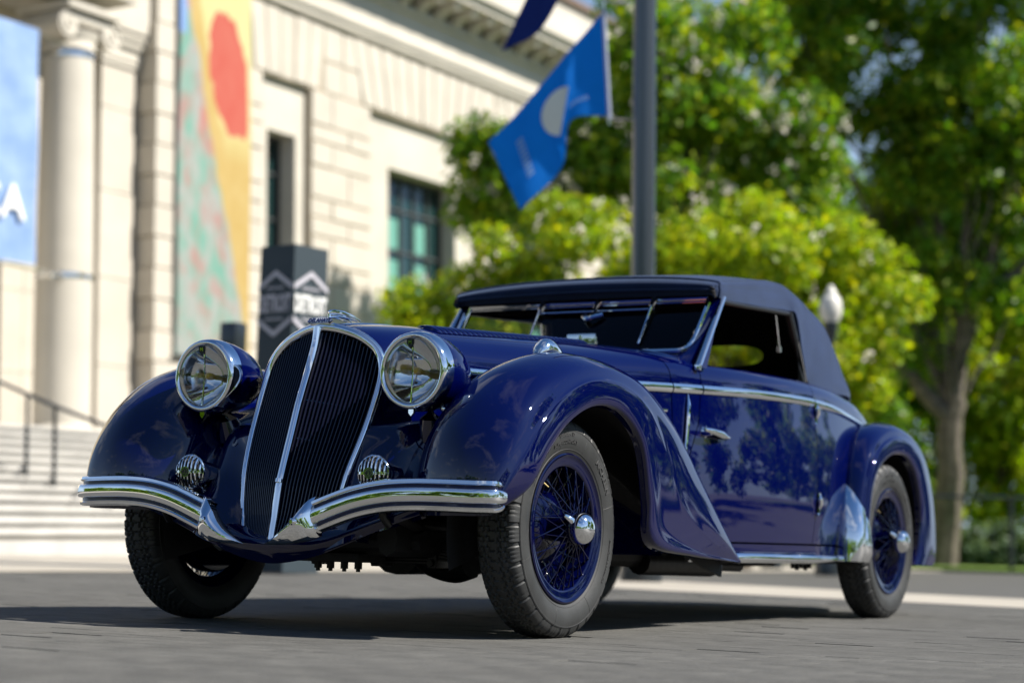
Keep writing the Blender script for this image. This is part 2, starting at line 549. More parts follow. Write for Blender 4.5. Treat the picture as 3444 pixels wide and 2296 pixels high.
# stones, one part each
def stone(x0, x1, z0, z1, y1=.0, y0=-.06, skew=(0, 0)):
    g = .013; d = .04
    X0, X1, Z0, Z1 = x0 + g, x1 - g, z0 + g, z1 - g
    s0, s1 = skew
    mb = MB()
    fr = [(X0 + d * .6, Z0 + d * .6), (X1 - d * .6, Z0 + d * .6), (X1 - d * .6 + s1, Z1 - d * .6), (X0 + d * .6 + s0, Z1 - d * .6)]
    bk = [(X0, Z0), (X1, Z0), (X1 + s1, Z1), (X0 + s0, Z1)]
    yj = rng.normal(0, .006)
    vs = [(x, y1 + yj, z) for x, z in fr] + [(x, y1 - d, z) for x, z in bk] + [(x, y0, z) for x, z in bk]
    fs = [(0, 1, 2, 3)] + [(i, (i + 1) % 4, 4 + (i + 1) % 4, 4 + i)[::-1] for i in range(4)] + [(4 + i, 4 + (i + 1) % 4, 8 + (i + 1) % 4, 8 + i)[::-1] for i in range(4)]
    mb.add(vs, fs); mb.build('stone', STONE, museum, smooth=False)
zc = [2.0, 2.62, 2.98, 3.6, 3.96, 4.58, 4.94, 5.56, 5.92, 6.54, 6.95, 7.37, 8.08, 8.62, 8.98, 9.74]
def courses(x0, x1, k0=0, z_top=9.74, split=2):
    for n_, (a, b_) in enumerate(zip(zc[:-1], zc[1:])):
        if b_ > z_top + .01: break
        L_ = x1 - x0
        if split == 1: cuts = [x0, x1]
        else:
            f = .38 if n_ % 2 else .66
            cuts = [x0, x0 + L_ * f, x1]
        for p, q_ in zip(cuts[:-1], cuts[1:]): stone(p, q_, a, b_)
courses(-11.42, -9.14)
courses(-17.6, -16.2)
courses(-7.45, -6.6, split=1); courses(-6.6, -4.6, split=2)
courses(-23.8, -21.5)
# flat arches: splayed voussoirs over the recesses
def arch(x0, x1, n, z0=9.745, z1=11.25):
    xc = (x0 + x1) / 2
    e = np.linspace(x0 - .30, x1 + .30, n + 1)
    for a, b_ in zip(e[:-1], e[1:]):
        stone(a, b_, z0, z1, skew=((a - xc) * .17, (b_ - xc) * .17))
arch(-9.14, -7.45, 5); arch(-16.2, -11.42, 11); arch(-21.5, -17.6, 9)
for a, b_ in ((-11.05, -9.6), (-17.3, -16.6), (-7.0, -4.2), (-23.4, -21.9)):
    n_ = 2
    for z0, z1 in ((9.745, 10.45), (10.45, 11.25)):
        e = np.linspace(a - .0, b_ + .0, n_ + 1)
        for p, q_ in zip(e[:-1], e[1:]): stone(p, q_, z0, z1, y1=-.012)
# string course, frieze, bracketed cornice, parapet
mb = MB(); bbox(mb, -40, -4.2, -1.2, .10, 11.30, 11.46); bbox(mb, -40, -4.2, -1.2, .17, 11.46, 11.55); bbox(mb, -40, -4.2, -1.2, .05, 11.55, 12.25)
mb.build('string_course', STONE2, museum, smooth=False)
mb = MB(); bbox(mb, -40, -3.9, -1.2, .16, 12.25, 12.42); bbox(mb, -40, -3.6, -1.2, .88, 12.72, 12.92); bbox(mb, -40, -3.55, -1.2, 1.02, 12.92, 13.05)
cornice = mb.build('cornice', STONE2, museum, smooth=False)
br_mb = MB()
pr = [(0, 0), (0, .30), (.66, .30), (.70, .24), (.62, .12), (.42, .14), (.25, .05), (.12, -.06)]
n_ = len(pr)
vs = [(-.13, a, b_) for a, b_ in pr] + [(.13, a, b_) for a, b_ in pr]
br_mb.add(vs, [tuple(range(n_)), tuple(range(n_, 2 * n_))[::-1]] + [(i, n_ + i, n_ + (i + 1) % n_, (i + 1) % n_) for i in range(n_)])
brm = br_mb.mesh('bracket', STONE2, smooth=False)
for k in range(44):
    link('bracket', brm, museum, Matrix.Translation((-4.6 - .78 * k, .10, 12.42)))
mb = MB(); bbox(mb, -40, -4.0, -1.2, .25, 13.05, 14.35); mb.build('parapet', STONE2, museum, smooth=False)
mb = MB(); bbox(mb, -40, -3.9, -1.4, .40, 14.35, 14.50); mb.build('coping', ROOFT, museum, smooth=False)
mb = MB(); bbox(mb, -40, -4.2, -12, -1.2, -1, 14.3); mb.build('rear_block', STONE2, museum, smooth=False)
# windows: frame, bars, panes, blinds
for w in WIN:
    x0, x1, z0, z1 = w
    mb = MB(); bbox(mb, x0, x0 + .07, -.72, -.58, z0, z1); bbox(mb, x1 - .07, x1, -.72, -.58, z0, z1); bbox(mb, x0, x1, -.71, -.59, z1 - .09, z1)
    fr = mb.build('window', BRONZE, museum, smooth=False)
    nx = 2 if x1 - x0 < 1.5 else 5
    for k in range(1, nx):
        x = x0 + (x1 - x0) * k / nx
        mb = MB(); bbox(mb, x - .025, x + .025, -.70, -.605, z0, z1 - .09); mb.build('glazing_bar', BRONZE, fr, smooth=False)
    zz_ = np.arange(z1 - .8, z0, -.98)
    for z in zz_:
        mb = MB(); bbox(mb, x0 + .07, x1 - .07, -.69, -.615, z - .03, z + .03); mb.build('glazing_bar', BRONZE, fr, smooth=False)
    ze = [z1 - .09] + list(zz_) + [z0]
    for k in range(nx):
        a = x0 + (x1 - x0) * k / nx + .03; b_ = x0 + (x1 - x0) * (k + 1) / nx - .03
        for z_a, z_b in zip(ze[1:], ze[:-1]):
            g_ = nx > 2 and k in (1, 3) and z_b < z1 - .5
            mb = MB(); bbox(mb, a, b_, -.685, -.665, z_a + .02, z_b - .02)
            link('pane', mb.mesh('pane', WINGLASS, smooth=False), fr)
            if g_ or (nx > 2 and k == 2 and rng.random() < .3 and z_b < z1 - .5):
                mb = MB(); bbox(mb, a + .03, b_ - .03, -.66, -.655, z_a + .05, z_b - .22); mb.build('blind', GREENGLASS, fr, smooth=False)
# entrance bay on the left: back wall, corner quoins, pier, entablature
mb = MB(); bbox(mb, -4.12, 12, -1.6, -1.22, 1.2, 11.0); bbox(mb, 1.2, 12, -1.65, -1.3, 1.2, 11.0)
mb.build('entrance_wall', mat('bounce_limestone', (.60, .51, .37), rough=.85, var=.1, vscale=.8), museum, smooth=False)  # limestone colour lightened and warmed to stand in for bounce light in the shade
zq = np.arange(1.62, 11.3, .6)
for n_, (a, b_) in enumerate(zip(zq[:-1], zq[1:])):
    mb = MB(); o = .04 if n_ % 2 else 0
    bbox(mb, -4.74, -4.10 + o, -1.2, .012 + .012 * (n_ % 2), a + .012, b_ - .012, bev=.02)
    mb.build('quoin', STONE, museum, smooth=False)
mb = MB(); bbox(mb, -4.70, -4.14, -1.15, -.02, 1.5, 11.3); mb.build('quoin_core', JOINT, museum, smooth=False)
zq = [1.62, 3.3, 4.95, 6.6, 8.2, 9.05]
for a, b_ in zip(zq[:-1], zq[1:]):
    mb = MB(); bbox(mb, -3.96, -3.02, -1.21, -.42, a + .006, b_ - .006, bev=.012); mb.build('pier_stone', STONE, museum, smooth=False)
mb = MB(); bbox(mb, -4.0, -2.98, -1.2, -.37, 9.05, 9.17); bbox(mb, -4.03, -2.95, -1.2, -.34, 9.17, 9.42); bbox(mb, -4.08, -2.86, -1.2, -.26, 9.42, 9.56); bbox(mb, -4.08, -2.80, -1.2, -.2, 9.56, 9.66)
mb.build('pier_capital', STONE2, museum, smooth=False)
for k in range(5):                                      # wall slabs seen between banner and column
    for z0, z1 in zip([1.6, 3.1, 4.6, 6.1, 7.6, 9.1][:-1], [3.1, 4.6, 6.1, 7.6, 9.1]):
        x = -2.9 + k * 1.02
        mb = MB(); bbox(mb, x + .006, x + 1.014, -1.24, -1.19 + rng.normal(0, .003), z0 + .006, z1 - .006); mb.build('wall_slab', STONE, museum, smooth=False)
mb = MB(); bbox(mb, -2.45, 8, -1.2, .95, 9.78, 10.5); bbox(mb, -2.5, 8, -1.2, 1.05, 10.5, 11.4); bbox(mb, -4.1, -2.46, -1.2, -.15, 9.70, 11.4); mb.build('entablature', STONE2, museum, smooth=False)
# column with scrolled capital, a thing of its own
colm = empty('stone_column', label='round pale stone column with scrolled capital beside the hanging blue banner', cat='column', mw=MBM @ Matrix.Translation((-1.36, .30, 1.60)))
mb = MB()
zz_ = np.linspace(.42, 7.12, 14)
mb.revolve([(.0, .3)] + [(.505 - .055 * max(0, (z - 2) / 5.1) ** 1.6, z) for z in zz_] + [(.0, 7.15)], 48, 'z')
mb.build('shaft', STONE2, colm, angle=50)
mb = MB(); mb.revolve([(.0, -.02), (.70, -.02), (.70, .12), (.66, .13), (.68, .18), (.66, .26), (.58, .29), (.56, .34), (.58, .38), (.53, .43), (.50, .46)], 48, 'z'); mb.build('column_base', STONE2, colm, angle=50)
mb = MB(); mb.revolve([(.45, 7.08), (.49, 7.12), (.485, 7.17), (.46, 7.2), (.47, 7.3), (.54, 7.38), (.55, 7.44), (.46, 7.47)], 40, 'z')
mb.box((0, 0, 7.62), (1.28, 1.05, .18), bev=.04); mb.box((0, 0, 7.80), (1.36, 1.30, .12), bev=.03)
cap = mb.build('capital', STONE2, colm, angle=50)
for sx in (1, -1):
    mb = MB()
    mb.tube([(sx * .56, -.52, 7.46), (sx * .56, -.2, 7.46), (sx * .56, 0, 7.46), (sx * .56, .2, 7.46), (sx * .56, .52, 7.46)], [.235, .19, .17, .19, .235], 28)
    sp = [(sx * .56 + (.205 * (1 - t)) * math.cos(-sx * t * 9 + math.pi / 2), .525, 7.46 + (.205 * (1 - t)) * math.sin(-sx * t * 9 + math.pi / 2)) for t in np.linspace(0, .9, 60)]
    mb.tube(sp, np.linspace(.032, .014, 60), 8)
    mb.tube([(sx * .56, .50, 7.46), (sx * .56, .56, 7.46)], [.04, .03], 12)
    mb.build('scroll', STONE2, colm, angle=50)
for z in (7.02, 3.05):
    mb = MB(); th = np.linspace(0, 2 * np.pi, 40, endpoint=False); r_ = .462 if z > 5 else .502
    mb.tube(np.stack([r_ * np.cos(th), r_ * np.sin(th), 0 * th + z], -1), .010, 6, closed=True, ry=.05)
    mb.build('steel_band', CHROME_R, colm)
# steps
NS = 12
steps = empty('entrance_steps', label='wide flight of pale stone steps leading up to the museum entrance', cat='steps', mw=MBM)
for k in range(NS):
    z1 = 1.62 * (k + 1) / NS
    y0 = 8.9 - 4.1 * k / (NS - 1)
    for x0, x1 in ((-9.5, -4.2), (-4.2, 1.1), (1.1, 6.4), (6.4, 12)):
        mb = MB(); dy = rng.normal(0, .006)
        bbox(mb, x0 + .003, x1 - .003, y0 - .42, y0 + dy, z1 - .155 - (.6 if k == 0 else 0), z1 - .048)
        bbox(mb, x0 + .002, x1 - .002, y0 - .42, y0 + .055 + dy, z1 - .048, z1, bev=.008)
        mb.build('step', STEPM, steps, smooth=False)
mb = MB(); bbox(mb, -9.6, 12, -1.3, 4.6, 1.2, 1.61); bbox(mb, -9.6, 12, 4.6, 8.2, -.6, .10); mb.build('landing', STEPM, steps, smooth=False)
mb = MB()
pl_ = [(8.6, .1), (4.6, .1), (4.6, 1.61)]
mb.add([(x, y, z) for x in (-9.55, 11.9) for y, z in [(8.5, -.1), (4.5, -.1), (4.5, 1.5)]], [(0, 1, 2), (5, 4, 3), (0, 3, 4, 1), (1, 4, 5, 2), (2, 5, 3, 0)])
mb.build('step_core', STEPM, steps, smooth=False)
# handrail going down the steps
rail = empty('stair_handrail', label='thin dark metal handrail running down the stone steps', cat='handrail', mw=MBM @ Matrix.Translation((6.0, 6.9, .68)))
pts_ = [(6.12, 6.20, .98), (6.05, 6.74, .76), (5.97, 7.13, .60), (5.70, 7.81, .32), (5.6, 8.3, .12)]
tops = []
for x, y, z in pts_:
    mb = MB(); mb.tube([(x - 6, y - 6.9, z - .78), (x - 6, y - 6.9, z + .40)], .026, 8); mb.box((x - 6, y - 6.9, z - .68), (.2, .2, .02)); mb.build('post', DKMETAL, rail)
    tops.append((x - 6, y - 6.9, z + .40))
ex = [(.25, -1.6, .98 - .68 + .72 + .15)] + tops + [(-.45, 1.7, -.4)]
mb = MB(); mb.tube(ex, .026, 8); mb.build('handrail', DKMETAL, rail)
# hanging painted banner on the wall
def paint_banner():
    M = mat('painted_banner', (.5, .5, .4), rough=.75, spec=.2)
    N = M.node_tree.nodes; L = M.node_tree.links; b = N['Principled BSDF']
    t = N.new('ShaderNodeTexCoord'); s_ = N.new('ShaderNodeSeparateXYZ'); L.new(t.outputs['UV'], s_.inputs[0])
    def noise(sc, sx=1, sy=1, det=4):
        mp = N.new('ShaderNodeMapping'); mp.inputs['Scale'].default_value = (sx, sy, 1); L.new(t.outputs['UV'], mp.inputs[0])
        n = N.new('ShaderNodeTexNoise'); n.inputs['Scale'].default_value = sc; n.inputs['Detail'].default_value = det; n.inputs['Distortion'].default_value = .6
        L.new(mp.outputs[0], n.inputs['Vector']); return n.outputs['Fac']
    def math_(op, a, b_, clamp=False):
        m_ = N.new('ShaderNodeMath'); m_.operation = op; m_.use_clamp = clamp
        for i, v in enumerate((a, b_)):
            if isinstance(v, (int, float)): m_.inputs[i].default_value = v
            else: L.new(v, m_.inputs[i])
        return m_.outputs[0]
    def mix(f, a, b_):
        m_ = N.new('ShaderNodeMixRGB')
        if isinstance(f, float): m_.inputs[0].default_value = f
        else: L.new(f, m_.inputs[0])
        for i, v in ((1, a), (2, b_)):
            if isinstance(v, tuple): m_.inputs[i].default_value = (*v, 1)
            else: L.new(v, m_.inputs[i])
        return m_.outputs[0]
    def step(v, w=.02):
        r = N.new('ShaderNodeMapRange'); r.inputs[1].default_value = -w; r.inputs[2].default_value = w; L.new(v, r.inputs[0]); return r.outputs[0]
    u, v = s_.outputs['X'], s_.outputs['Y']
    n1 = noise(2.6, 2.2, 4.2, 8); n2 = noise(3.6, 1.6, 4.0, 8); n3 = noise(3, 1.3, 2.0)
    teal = mix(step(math_('SUBTRACT', n1, .52), .11), (.26, .275, .255), (.12, .27, .215))
    teal = mix(step(math_('SUBTRACT', n2, .60), .12), teal, (.31, .155, .14))
    teal = mix(step(math_('SUBTRACT', n3, .66), .08), teal, (.38, .10, .08))
    # diagonal ochre sweep from the top left to the bottom right
    line = math_('ADD', math_('MULTIPLY', math_('SUBTRACT', .86, v), 1.10), .07)
    w_ = math_('MULTIPLY', math_('SUBTRACT', n1, .5), .16)
    d = math_('ADD', math_('SUBTRACT', u, line), w_)
    ochre = mix(n2, (.34, .225, .06), (.42, .32, .14))
    c = mix(step(d, .02), teal, ochre)
    yel = mix(n3, (.42, .39, .16), (.46, .44, .24))
    d2 = math_('SUBTRACT', d, .17)
    c = mix(math_('MULTIPLY', step(d2, .03), step(math_('SUBTRACT', v, .52), .06)), c, yel)
    # red rounded patch
    ex_ = math_('DIVIDE', math_('SUBTRACT', math_('ADD', u, math_('MULTIPLY', math_('SUBTRACT', v, .665), .75)), .70), .27); ey_ = math_('DIVIDE', math_('SUBTRACT', v, .665), .15)
    rr = math_('ADD', math_('POWER', math_('ABSOLUTE', ex_, 0), 2.0), math_('POWER', math_('ABSOLUTE', ey_, 0), 2.0))
    rr = math_('ADD', rr, math_('MULTIPLY', math_('SUBTRACT', n1, .5), 1.6))
    red = mix(n2, (.36, .055, .04), (.40, .12, .085))
    c = mix(math_('MULTIPLY', step(math_('SUBTRACT', 1.0, rr), .06), step(math_('SUBTRACT', .955, u), .01)), c, red)
    blue = math_('MULTIPLY', step(math_('SUBTRACT', .09, u), .006), step(math_('SUBTRACT', v, .735), .004))
    c = mix(blue, c, (.16, .25, .46))
    L.new(c, b.inputs['Base Color'])
    return M
def cloth(name, x0, x1, z0, z1, y, m_, amp, nx=24, nz=60, parent=None, mw=None):
    me = bpy.data.meshes.new(name)
    V = []; UV = []
    for j in range(nz + 1):
        for i in range(nx + 1):
            a, b_ = i / nx, j / nz
            V.append((x0 + (x1 - x0) * a, y + amp * (math.sin(a * 7 + b_ * 3) * .5 + math.sin(b_ * 11 - a * 4) * .5), z0 + (z1 - z0) * b_)); UV.append((a, b_))
    Fc = [(j * (nx + 1) + i, j * (nx + 1) + i + 1, (j + 1) * (nx + 1) + i + 1, (j + 1) * (nx + 1) + i) for j in range(nz) for i in range(nx)]
    n0 = len(V); V += [(x, yy - .006, z) for x, yy, z in V]; UV += UV
    Fc += [tuple(k + n0 for k in f[::-1]) for f in Fc]
    me.from_pydata(V, [], Fc); me.materials.append(m_)
    uvl = me.uv_layers.new(name='UVMap')
    for lp in me.loops: uvl.data[lp.index].uv = UV[lp.vertex_index]
    me.polygons.foreach_set('use_smooth', [True] * len(me.polygons))
    return link(name, me, parent, mw)
banner = empty('painted_banner', label='tall banner printed with an ochre, red and teal painting on the museum wall', cat='banner', mw=MBM @ Matrix.Translation((-5.76, .10, 3.6)))
cloth('banner_cloth', 1.13, -1.13, 0, 8.6, 0, paint_banner(), .02, parent=banner)
for z in (-.03, 8.62):
    mb = MB(); mb.tube([(1.2, 0, z), (-1.2, 0, z)], .03, 8); mb.build('banner_rod', DKMETAL, banner)
# blue lettered banner on the column
bb = empty('blue_banner', label='pale blue banner with white capital letters hung from the stone column', cat='banner', mw=MBM @ Matrix.Translation((1.3, 1.2, 4.62)))
BLUEC = mat('blue_banner_cloth', (.17, .28, .50), rough=.8, var=.2, vscale=1.4, color2=(.26, .36, .56), spec=.2)
cloth('banner_cloth', 1.0, -1.0, 0, 4.0, 0, BLUEC, .03, 20, 30, parent=bb)
tv, tf = text_mesh('A', .80, .006, .012)
tv = tv.copy(); V = [(-.44 - x, .05 + z, .95 + y) for x, y, z in tv]
mb = MB(); mb.add(V, tf); mb.build('letter', WHITE_E, bb, smooth=False)
tv, tf = text_mesh('C', .80, .006, .012); V = [(.14 - x, .05 + z, .95 + y) for x, y, z in tv]
mb = MB(); mb.add(V, tf); mb.build('letter', WHITE_E, bb, smooth=False)
for z in (4.02, -.02):
    mb = MB(); mb.tube([(1.05, 0, z), (-2.0, -.35, z), (-2.3, -.6, z)], .022, 8); mb.build('banner_arm', CHROME_R, bb)
# small dark panel standing before the banner
mb = MB(); mb.box((0, 0, 2.02), (.17, .18, .32), bev=.02); 
sp_ = empty('loudspeaker', (-8.05, -7.03, 0), 'small dark grey box on a pole in front of the painted banner', 'speaker')
mb.build('cabinet', DKMETAL, sp_)
mb = MB(); mb.tube([(0, 0, .0), (0, 0, 1.88)], .02, 8); mb.build('pole', DKMETAL, sp_)
for a in (0, 2.1, 4.2):
    mb = MB(); mb.tube([(0, 0, .5), (.45 * math.cos(a), .45 * math.sin(a), 0.01)], .014, 6); mb.build('leg', DKMETAL, sp_)

# ------------------------------------------------------------------ four-sided sign tower
SIGN = mat('sign_slate', (.028, .042, .052), rough=.6, spec=.3)
SIGNW = mat('sign_print', (.42, .41, .45), rough=.7)
SC_ = Vector((-6.664, -5.339, 0)); a1 = Vector((.50, -.865, 0)); 
e1 = (Vector((-6.51, -5.608, 0)) - SC_)
ang = math.atan2(F[1], F[0])
# left face direction swings away from the image plane by 38 degrees, right face by 52
dl = Matrix.Rotation(rad(38), 3, 'Z') @ Vector((-R[0], -R[1], 0)).normalized() 
dl = Matrix.Rotation(-rad(38) * 1, 3, 'Z') @ Vector((-R[0], -R[1], 0)).normalized()
if dl.dot(Vector((F[0], F[1], 0))) < 0: dl = Matrix.Rotation(rad(38), 3, 'Z') @ Vector((-R[0], -R[1], 0)).normalized()
dr = Vector((-dl[1], dl[0], 0))
if dr.dot(Vector((R[0], R[1], 0))) < 0: dr = -dr
A_ = .385
cen = SC_ + (dl + dr) * A_ / 2
tw = empty('sign_tower', cen, 'dark slate four-sided sign tower printed DETROIT in hexagon outlines', 'sign')
def rel(p): return np.array(p) - np.array(cen)
mb = MB(); bot = []; top = []
for k, zt in ((1.045, 0), (.985, 2.6)):
    for q_ in (SC_, SC_ + dl * A_, SC_ + dl * A_ + dr * A_, SC_ + dr * A_):
        p = cen + (q_ - cen) * k; (bot if zt == 0 else top).append((p[0] - cen[0], p[1] - cen[1], zt))
mb.add(bot + top, [(0, 1, 2, 3), (7, 6, 5, 4)] + [(i, 4 + i, 4 + (i + 1) % 4, (i + 1) % 4) for i in range(4)])
mb.build('tower_body', SIGN, tw, smooth=False)
for o_, d_, nrm in ((SC_ + dl * A_, -dl, -dr), (SC_, dr, -dl)):
    def onface(x, z, off=.012):
        k = 1.045 + (.985 - 1.045) * z / 2.6
        p = cen + (o_ + d_ * x * A_ - cen) * k + nrm * off
        return (p[0] - cen[0], p[1] - cen[1], z)
    for sg in (1, -1):
        mb = MB(); zm = 2.13
        for (xa, za), (xb, zb_) in (((.0, .15), (.5, .27)), ((.5, .27), (1., .15))):
            w_ = .028
            mb.add([onface(xa, zm + sg * za), onface(xb, zm + sg * zb_), onface(xb, zm + sg * (zb_ - w_ * 1.6)), onface(xa, zm + sg * (za - w_ * 1.6))], [(0, 1, 2, 3)])
        for k in range(9):
            x0 = .24 + .058 * k
            mb.add([onface(x0, zm + sg * .115), onface(x0 + .038, zm + sg * .115), onface(x0 + .038, zm + sg * .135), onface(x0, zm + sg * .135)], [(0, 1, 2, 3)])
        mb.build('hexagon_print', SIGNW, tw, smooth=False)
    tv, tf = text_mesh('DETROIT', .2, 0, .008)
    tv = tv.copy(); tv[:, 0] = (tv[:, 0] - tv[:, 0].min()) / np.ptp(tv[:, 0]) * .94 + .03; tv[:, 1] = (tv[:, 1] - tv[:, 1].min()) / np.ptp(tv[:, 1]) * .15 - .075
    mb = MB(); mb.add([onface(x, 2.13 + y) for x, y, z in tv], tf); mb.build('sign_lettering', WHITE_E if nrm == -dl else SIGNW, tw, smooth=False)

# ------------------------------------------------------------------ flagpole, flags, lamps
pole = empty('tall_pole', (-8.43, -3.085, 0), 'tall thick dark metal pole rising behind the car roof', 'pole')
mb = MB(); mb.tube([(0, 0, 0), (0.18, .04, 3.0), (.41, .095, 7)], [.098, .094, .088], 24); mb.build('shaft', POLEM, pole)
mb = MB(); mb.tube([(0, 0, 0), (0, 0, .25), (.01, 0, .3)], [.17, .17, .11], 24); mb.build('base_collar', DKMETAL, pole)
def thin_cloth(name, c, tr):
    M = mat(name, c, rough=.85, spec=.15, var=.10, vscale=5)
    N = M.node_tree.nodes; L = M.node_tree.links
    o = [n for n in N if n.type == 'OUTPUT_MATERIAL'][0]; b = N['Principled BSDF']
    t = N.new('ShaderNodeBsdfTranslucent'); t.inputs[0].default_value = (*c, 1)
    m_ = N.new('ShaderNodeMixShader'); m_.inputs[0].default_value = tr
    L.new(b.outputs[0], m_.inputs[1]); L.new(t.outputs[0], m_.inputs[2]); L.new(m_.outputs[0], o.inputs[0])
    return M
BLUEF = thin_cloth('blue_flag_cloth', (.005, .17, .66), .55)
NAVYF = thin_cloth('navy_flag_cloth', (.010, .022, .13), .5)
PALE = mat('pale_print', (.62, .64, .60), rough=.8)
PALEB = mat('pale_blue_print', (.16, .30, .58), rough=.8)
SLEEVE = mat('flag_sleeve', (.36, .40, .55), rough=.8)
Rh = np.array([R[0], R[1], 0]); Rh /= np.linalg.norm(Rh); Fh = np.array([F[0], F[1], 0]); Fh /= np.linalg.norm(Fh)
def flag(name, base, tops_, bots_, m_, amp, label):
    """curved cloth hung between an upper and a lower edge, with folds in depth"""
    f_ = empty(name, base, label, 'flag')
    A = cat1(np.array(tops_, float), 8); B = cat1(np.array(bots_, float), 8)
    n_ = len(A); P = np.zeros((n_, 13, 3))
    for i in range(n_):
        for j in range(13):
            t = j / 12; p = A[i] * (1 - t) + B[i] * t - np.array(base)
            u = i / (n_ - 1)
            P[i, j] = p + Fh * amp * (math.sin(u * 9 + t * 2.2) + .5 * math.sin(u * 17 - t * 5)) * min(1, u * 3)
    sh = MB(); sh.grid(P)
    return f_, sh.build('cloth', m_, f_, angle=80), P
base = (-8.19, -3.385, 3.75)
tops_ = [(-8.129,-3.391,4.638),(-8.014,-3.664,4.283),(-7.897,-3.947,3.895),(-7.769,-4.239,3.551)]
bots_ = [(-8.241,-3.377,3.796),(-8.09,-3.65,3.74),(-8.085,-3.72,3.36),(-7.96,-4.027,2.999)]
fl, cl, P = flag('blue_flag', base, tops_, bots_, BLUEF, .022, 'bright blue flag with a pale half round emblem hanging beside the tall pole')
mb = MB(); mb.tube([(.062, -.004, .92), (-.058, .012, .02)], .018, 8); mb.build('flag_sleeve', SLEEVE, fl)
mb = MB(); mb.tube([(.072, .0, 1.05), (-.062, .016, -.03)], .008, 8); mb.tube([(.066, 0, .98), (-.0, .22, .95)], .010, 6); mb.tube([(-.05, 0, .02), (-.2, .22, .02)], .010, 6); mb.build('staff', CHROME_R, fl)
def on_flag(u, t, off):
    n_ = P.shape[0]; x = u * (n_ - 1); i = min(int(x), n_ - 2); f = x - i; y = t * 12; j = min(int(y), 11); g = y - j
    return (P[i, j] * (1 - f) + P[i + 1, j] * f) * (1 - g) + (P[i, j + 1] * (1 - f) + P[i + 1, j + 1] * f) * g - Fh * off
def lay_on(q_, off=.02):
    """drop a point of the flag's own vertical plane on to the cloth"""
    q_ = np.array(q_, float) - np.array(base)
    fl_ = P.reshape(-1, 3); d = (fl_ @ Rh - q_ @ Rh) ** 2 + (fl_[:, 2] - q_[2]) ** 2
    i_ = np.argsort(d)[:4]; w_ = 1 / (d[i_] + 1e-5); dep = (fl_[i_] @ Fh * w_).sum() / w_.sum()
    return q_ + Fh * (dep - q_ @ Fh - off)
e_t, e_b, e_l = np.array((-8.054,-3.655,4.015)), np.array((-8.06,-3.728,3.615)), np.array((-7.968,-3.855,3.80))
mid_ = (e_t + e_b) / 2
mb = MB(); rows = []
for k in range(17):
    a = math.pi * k / 16
    rim_ = mid_ + (e_t - mid_) * math.cos(a) + (e_l - mid_) * math.sin(a)
    ax_ = mid_ + (e_t - mid_) * math.cos(a)
    rows.append([lay_on(ax_ * (1 - f) + rim_ * f) for f in np.linspace(0, 1, 6)])
mb.grid(np.array(rows)); mb.build('emblem', PALE, fl)
mb = MB()
for k in range(7):
    u = .16 + .026 * k; mb.add([on_flag(u, .76, .012), on_flag(u + .016, .76, .012), on_flag(u + .016, .81, .012), on_flag(u, .81, .012)], [(0, 1, 2, 3)])
for k in range(9):
    t = .28 + .055 * k; u = .80 + .004 * k
    mb.add([on_flag(u, t, .014), on_flag(u, t + .035, .014), on_flag(u + .05, t + .035, .014), on_flag(u + .05, t, .014)], [(0, 1, 2, 3)])
mb.build('faded_print', PALEB, fl)
base = (-8.05, -3.60, 5.3)
fl2, _, _ = flag('navy_flag', base, [(-8.0,-3.66,5.6),(-7.85,-3.86,4.95),(-7.775,-4.02,4.53),(-7.735,-4.12,4.30)], [(-8.06,-3.58,5.15),(-7.95,-3.72,4.72),(-7.875,-3.86,4.46),(-7.745,-4.10,4.29)], NAVYF, .02, 'dark navy flag hanging above the bright blue flag')
mb = MB(); mb.tube([(.08, -.08, .45), (-.03, .05, -.2)], .010, 8); mb.tube([(.0, .02, 0), (-.15, .40, -.1)], .012, 6); mb.build('staff', CHROME_R, fl2)
LAMPG = mat('lamp_globe', (.60, .58, .52), rough=.3, spec=.5)
for loc, h, lab in (((-15.44, -4.13), 2.93, 'white globe street lamp beside the tree behind the cloth top'), ((-19.72, -6.58), 3.85, 'white globe street lamp mostly hidden above the car roof')):
    lp = empty('street_lamp', (*loc, 0), lab, 'street lamp', 'globe street lamps behind the car')
    mb = MB(); mb.revolve([(.0, 0), (.16, 0), (.16, .3), (.10, .4), (.055, .6), (.04, h - .5), (.045, h - .25), (.06, h - .2), (.085, h - .08), (.085, h), (.0, h)], 20, 'z'); mb.build('post', DKMETAL, lp, angle=50)
    mb = MB(); mb.revolve([(.0, h), (.085, h), (.125, h + .08), (.135, h + .17), (.12, h + .25), (.10, h + .30), (.07, h + .31), (.07, h + .36), (.045, h + .38), (.03, h + .43), (0, h + .44)], 24, 'z'); mb.build('globe', LAMPG, lp, angle=60)
# barrier fence on the right: posts with disc feet and a rail
fn = empty('barrier_fence', (-26.5, -5.6, 0), 'low black post and rail barrier in front of the hedge', 'fence')
bp = [np.array((-24.9, -8.4, 0)), np.array((-25.7, -6.6, 0)), np.array((-26.4, -5.0, 0)), np.array((-27.2, -3.2, 0)), np.array((-28, -1.4, 0))]
for p in bp:
    p = p - (-26.5, -5.6, 0)
    mb = MB(); mb.tube([p, p + (0, 0, 1.27)], .045, 10); mb.tube([p, p + (0, 0, .05)], [.26, .22], 20); mb.build('post', DKMETAL, fn)
mb = MB(); mb.tube([p - np.array((-26.5, -5.6, -1.24)) for p in bp], .032, 8); mb.build('rail', DKMETAL, fn)

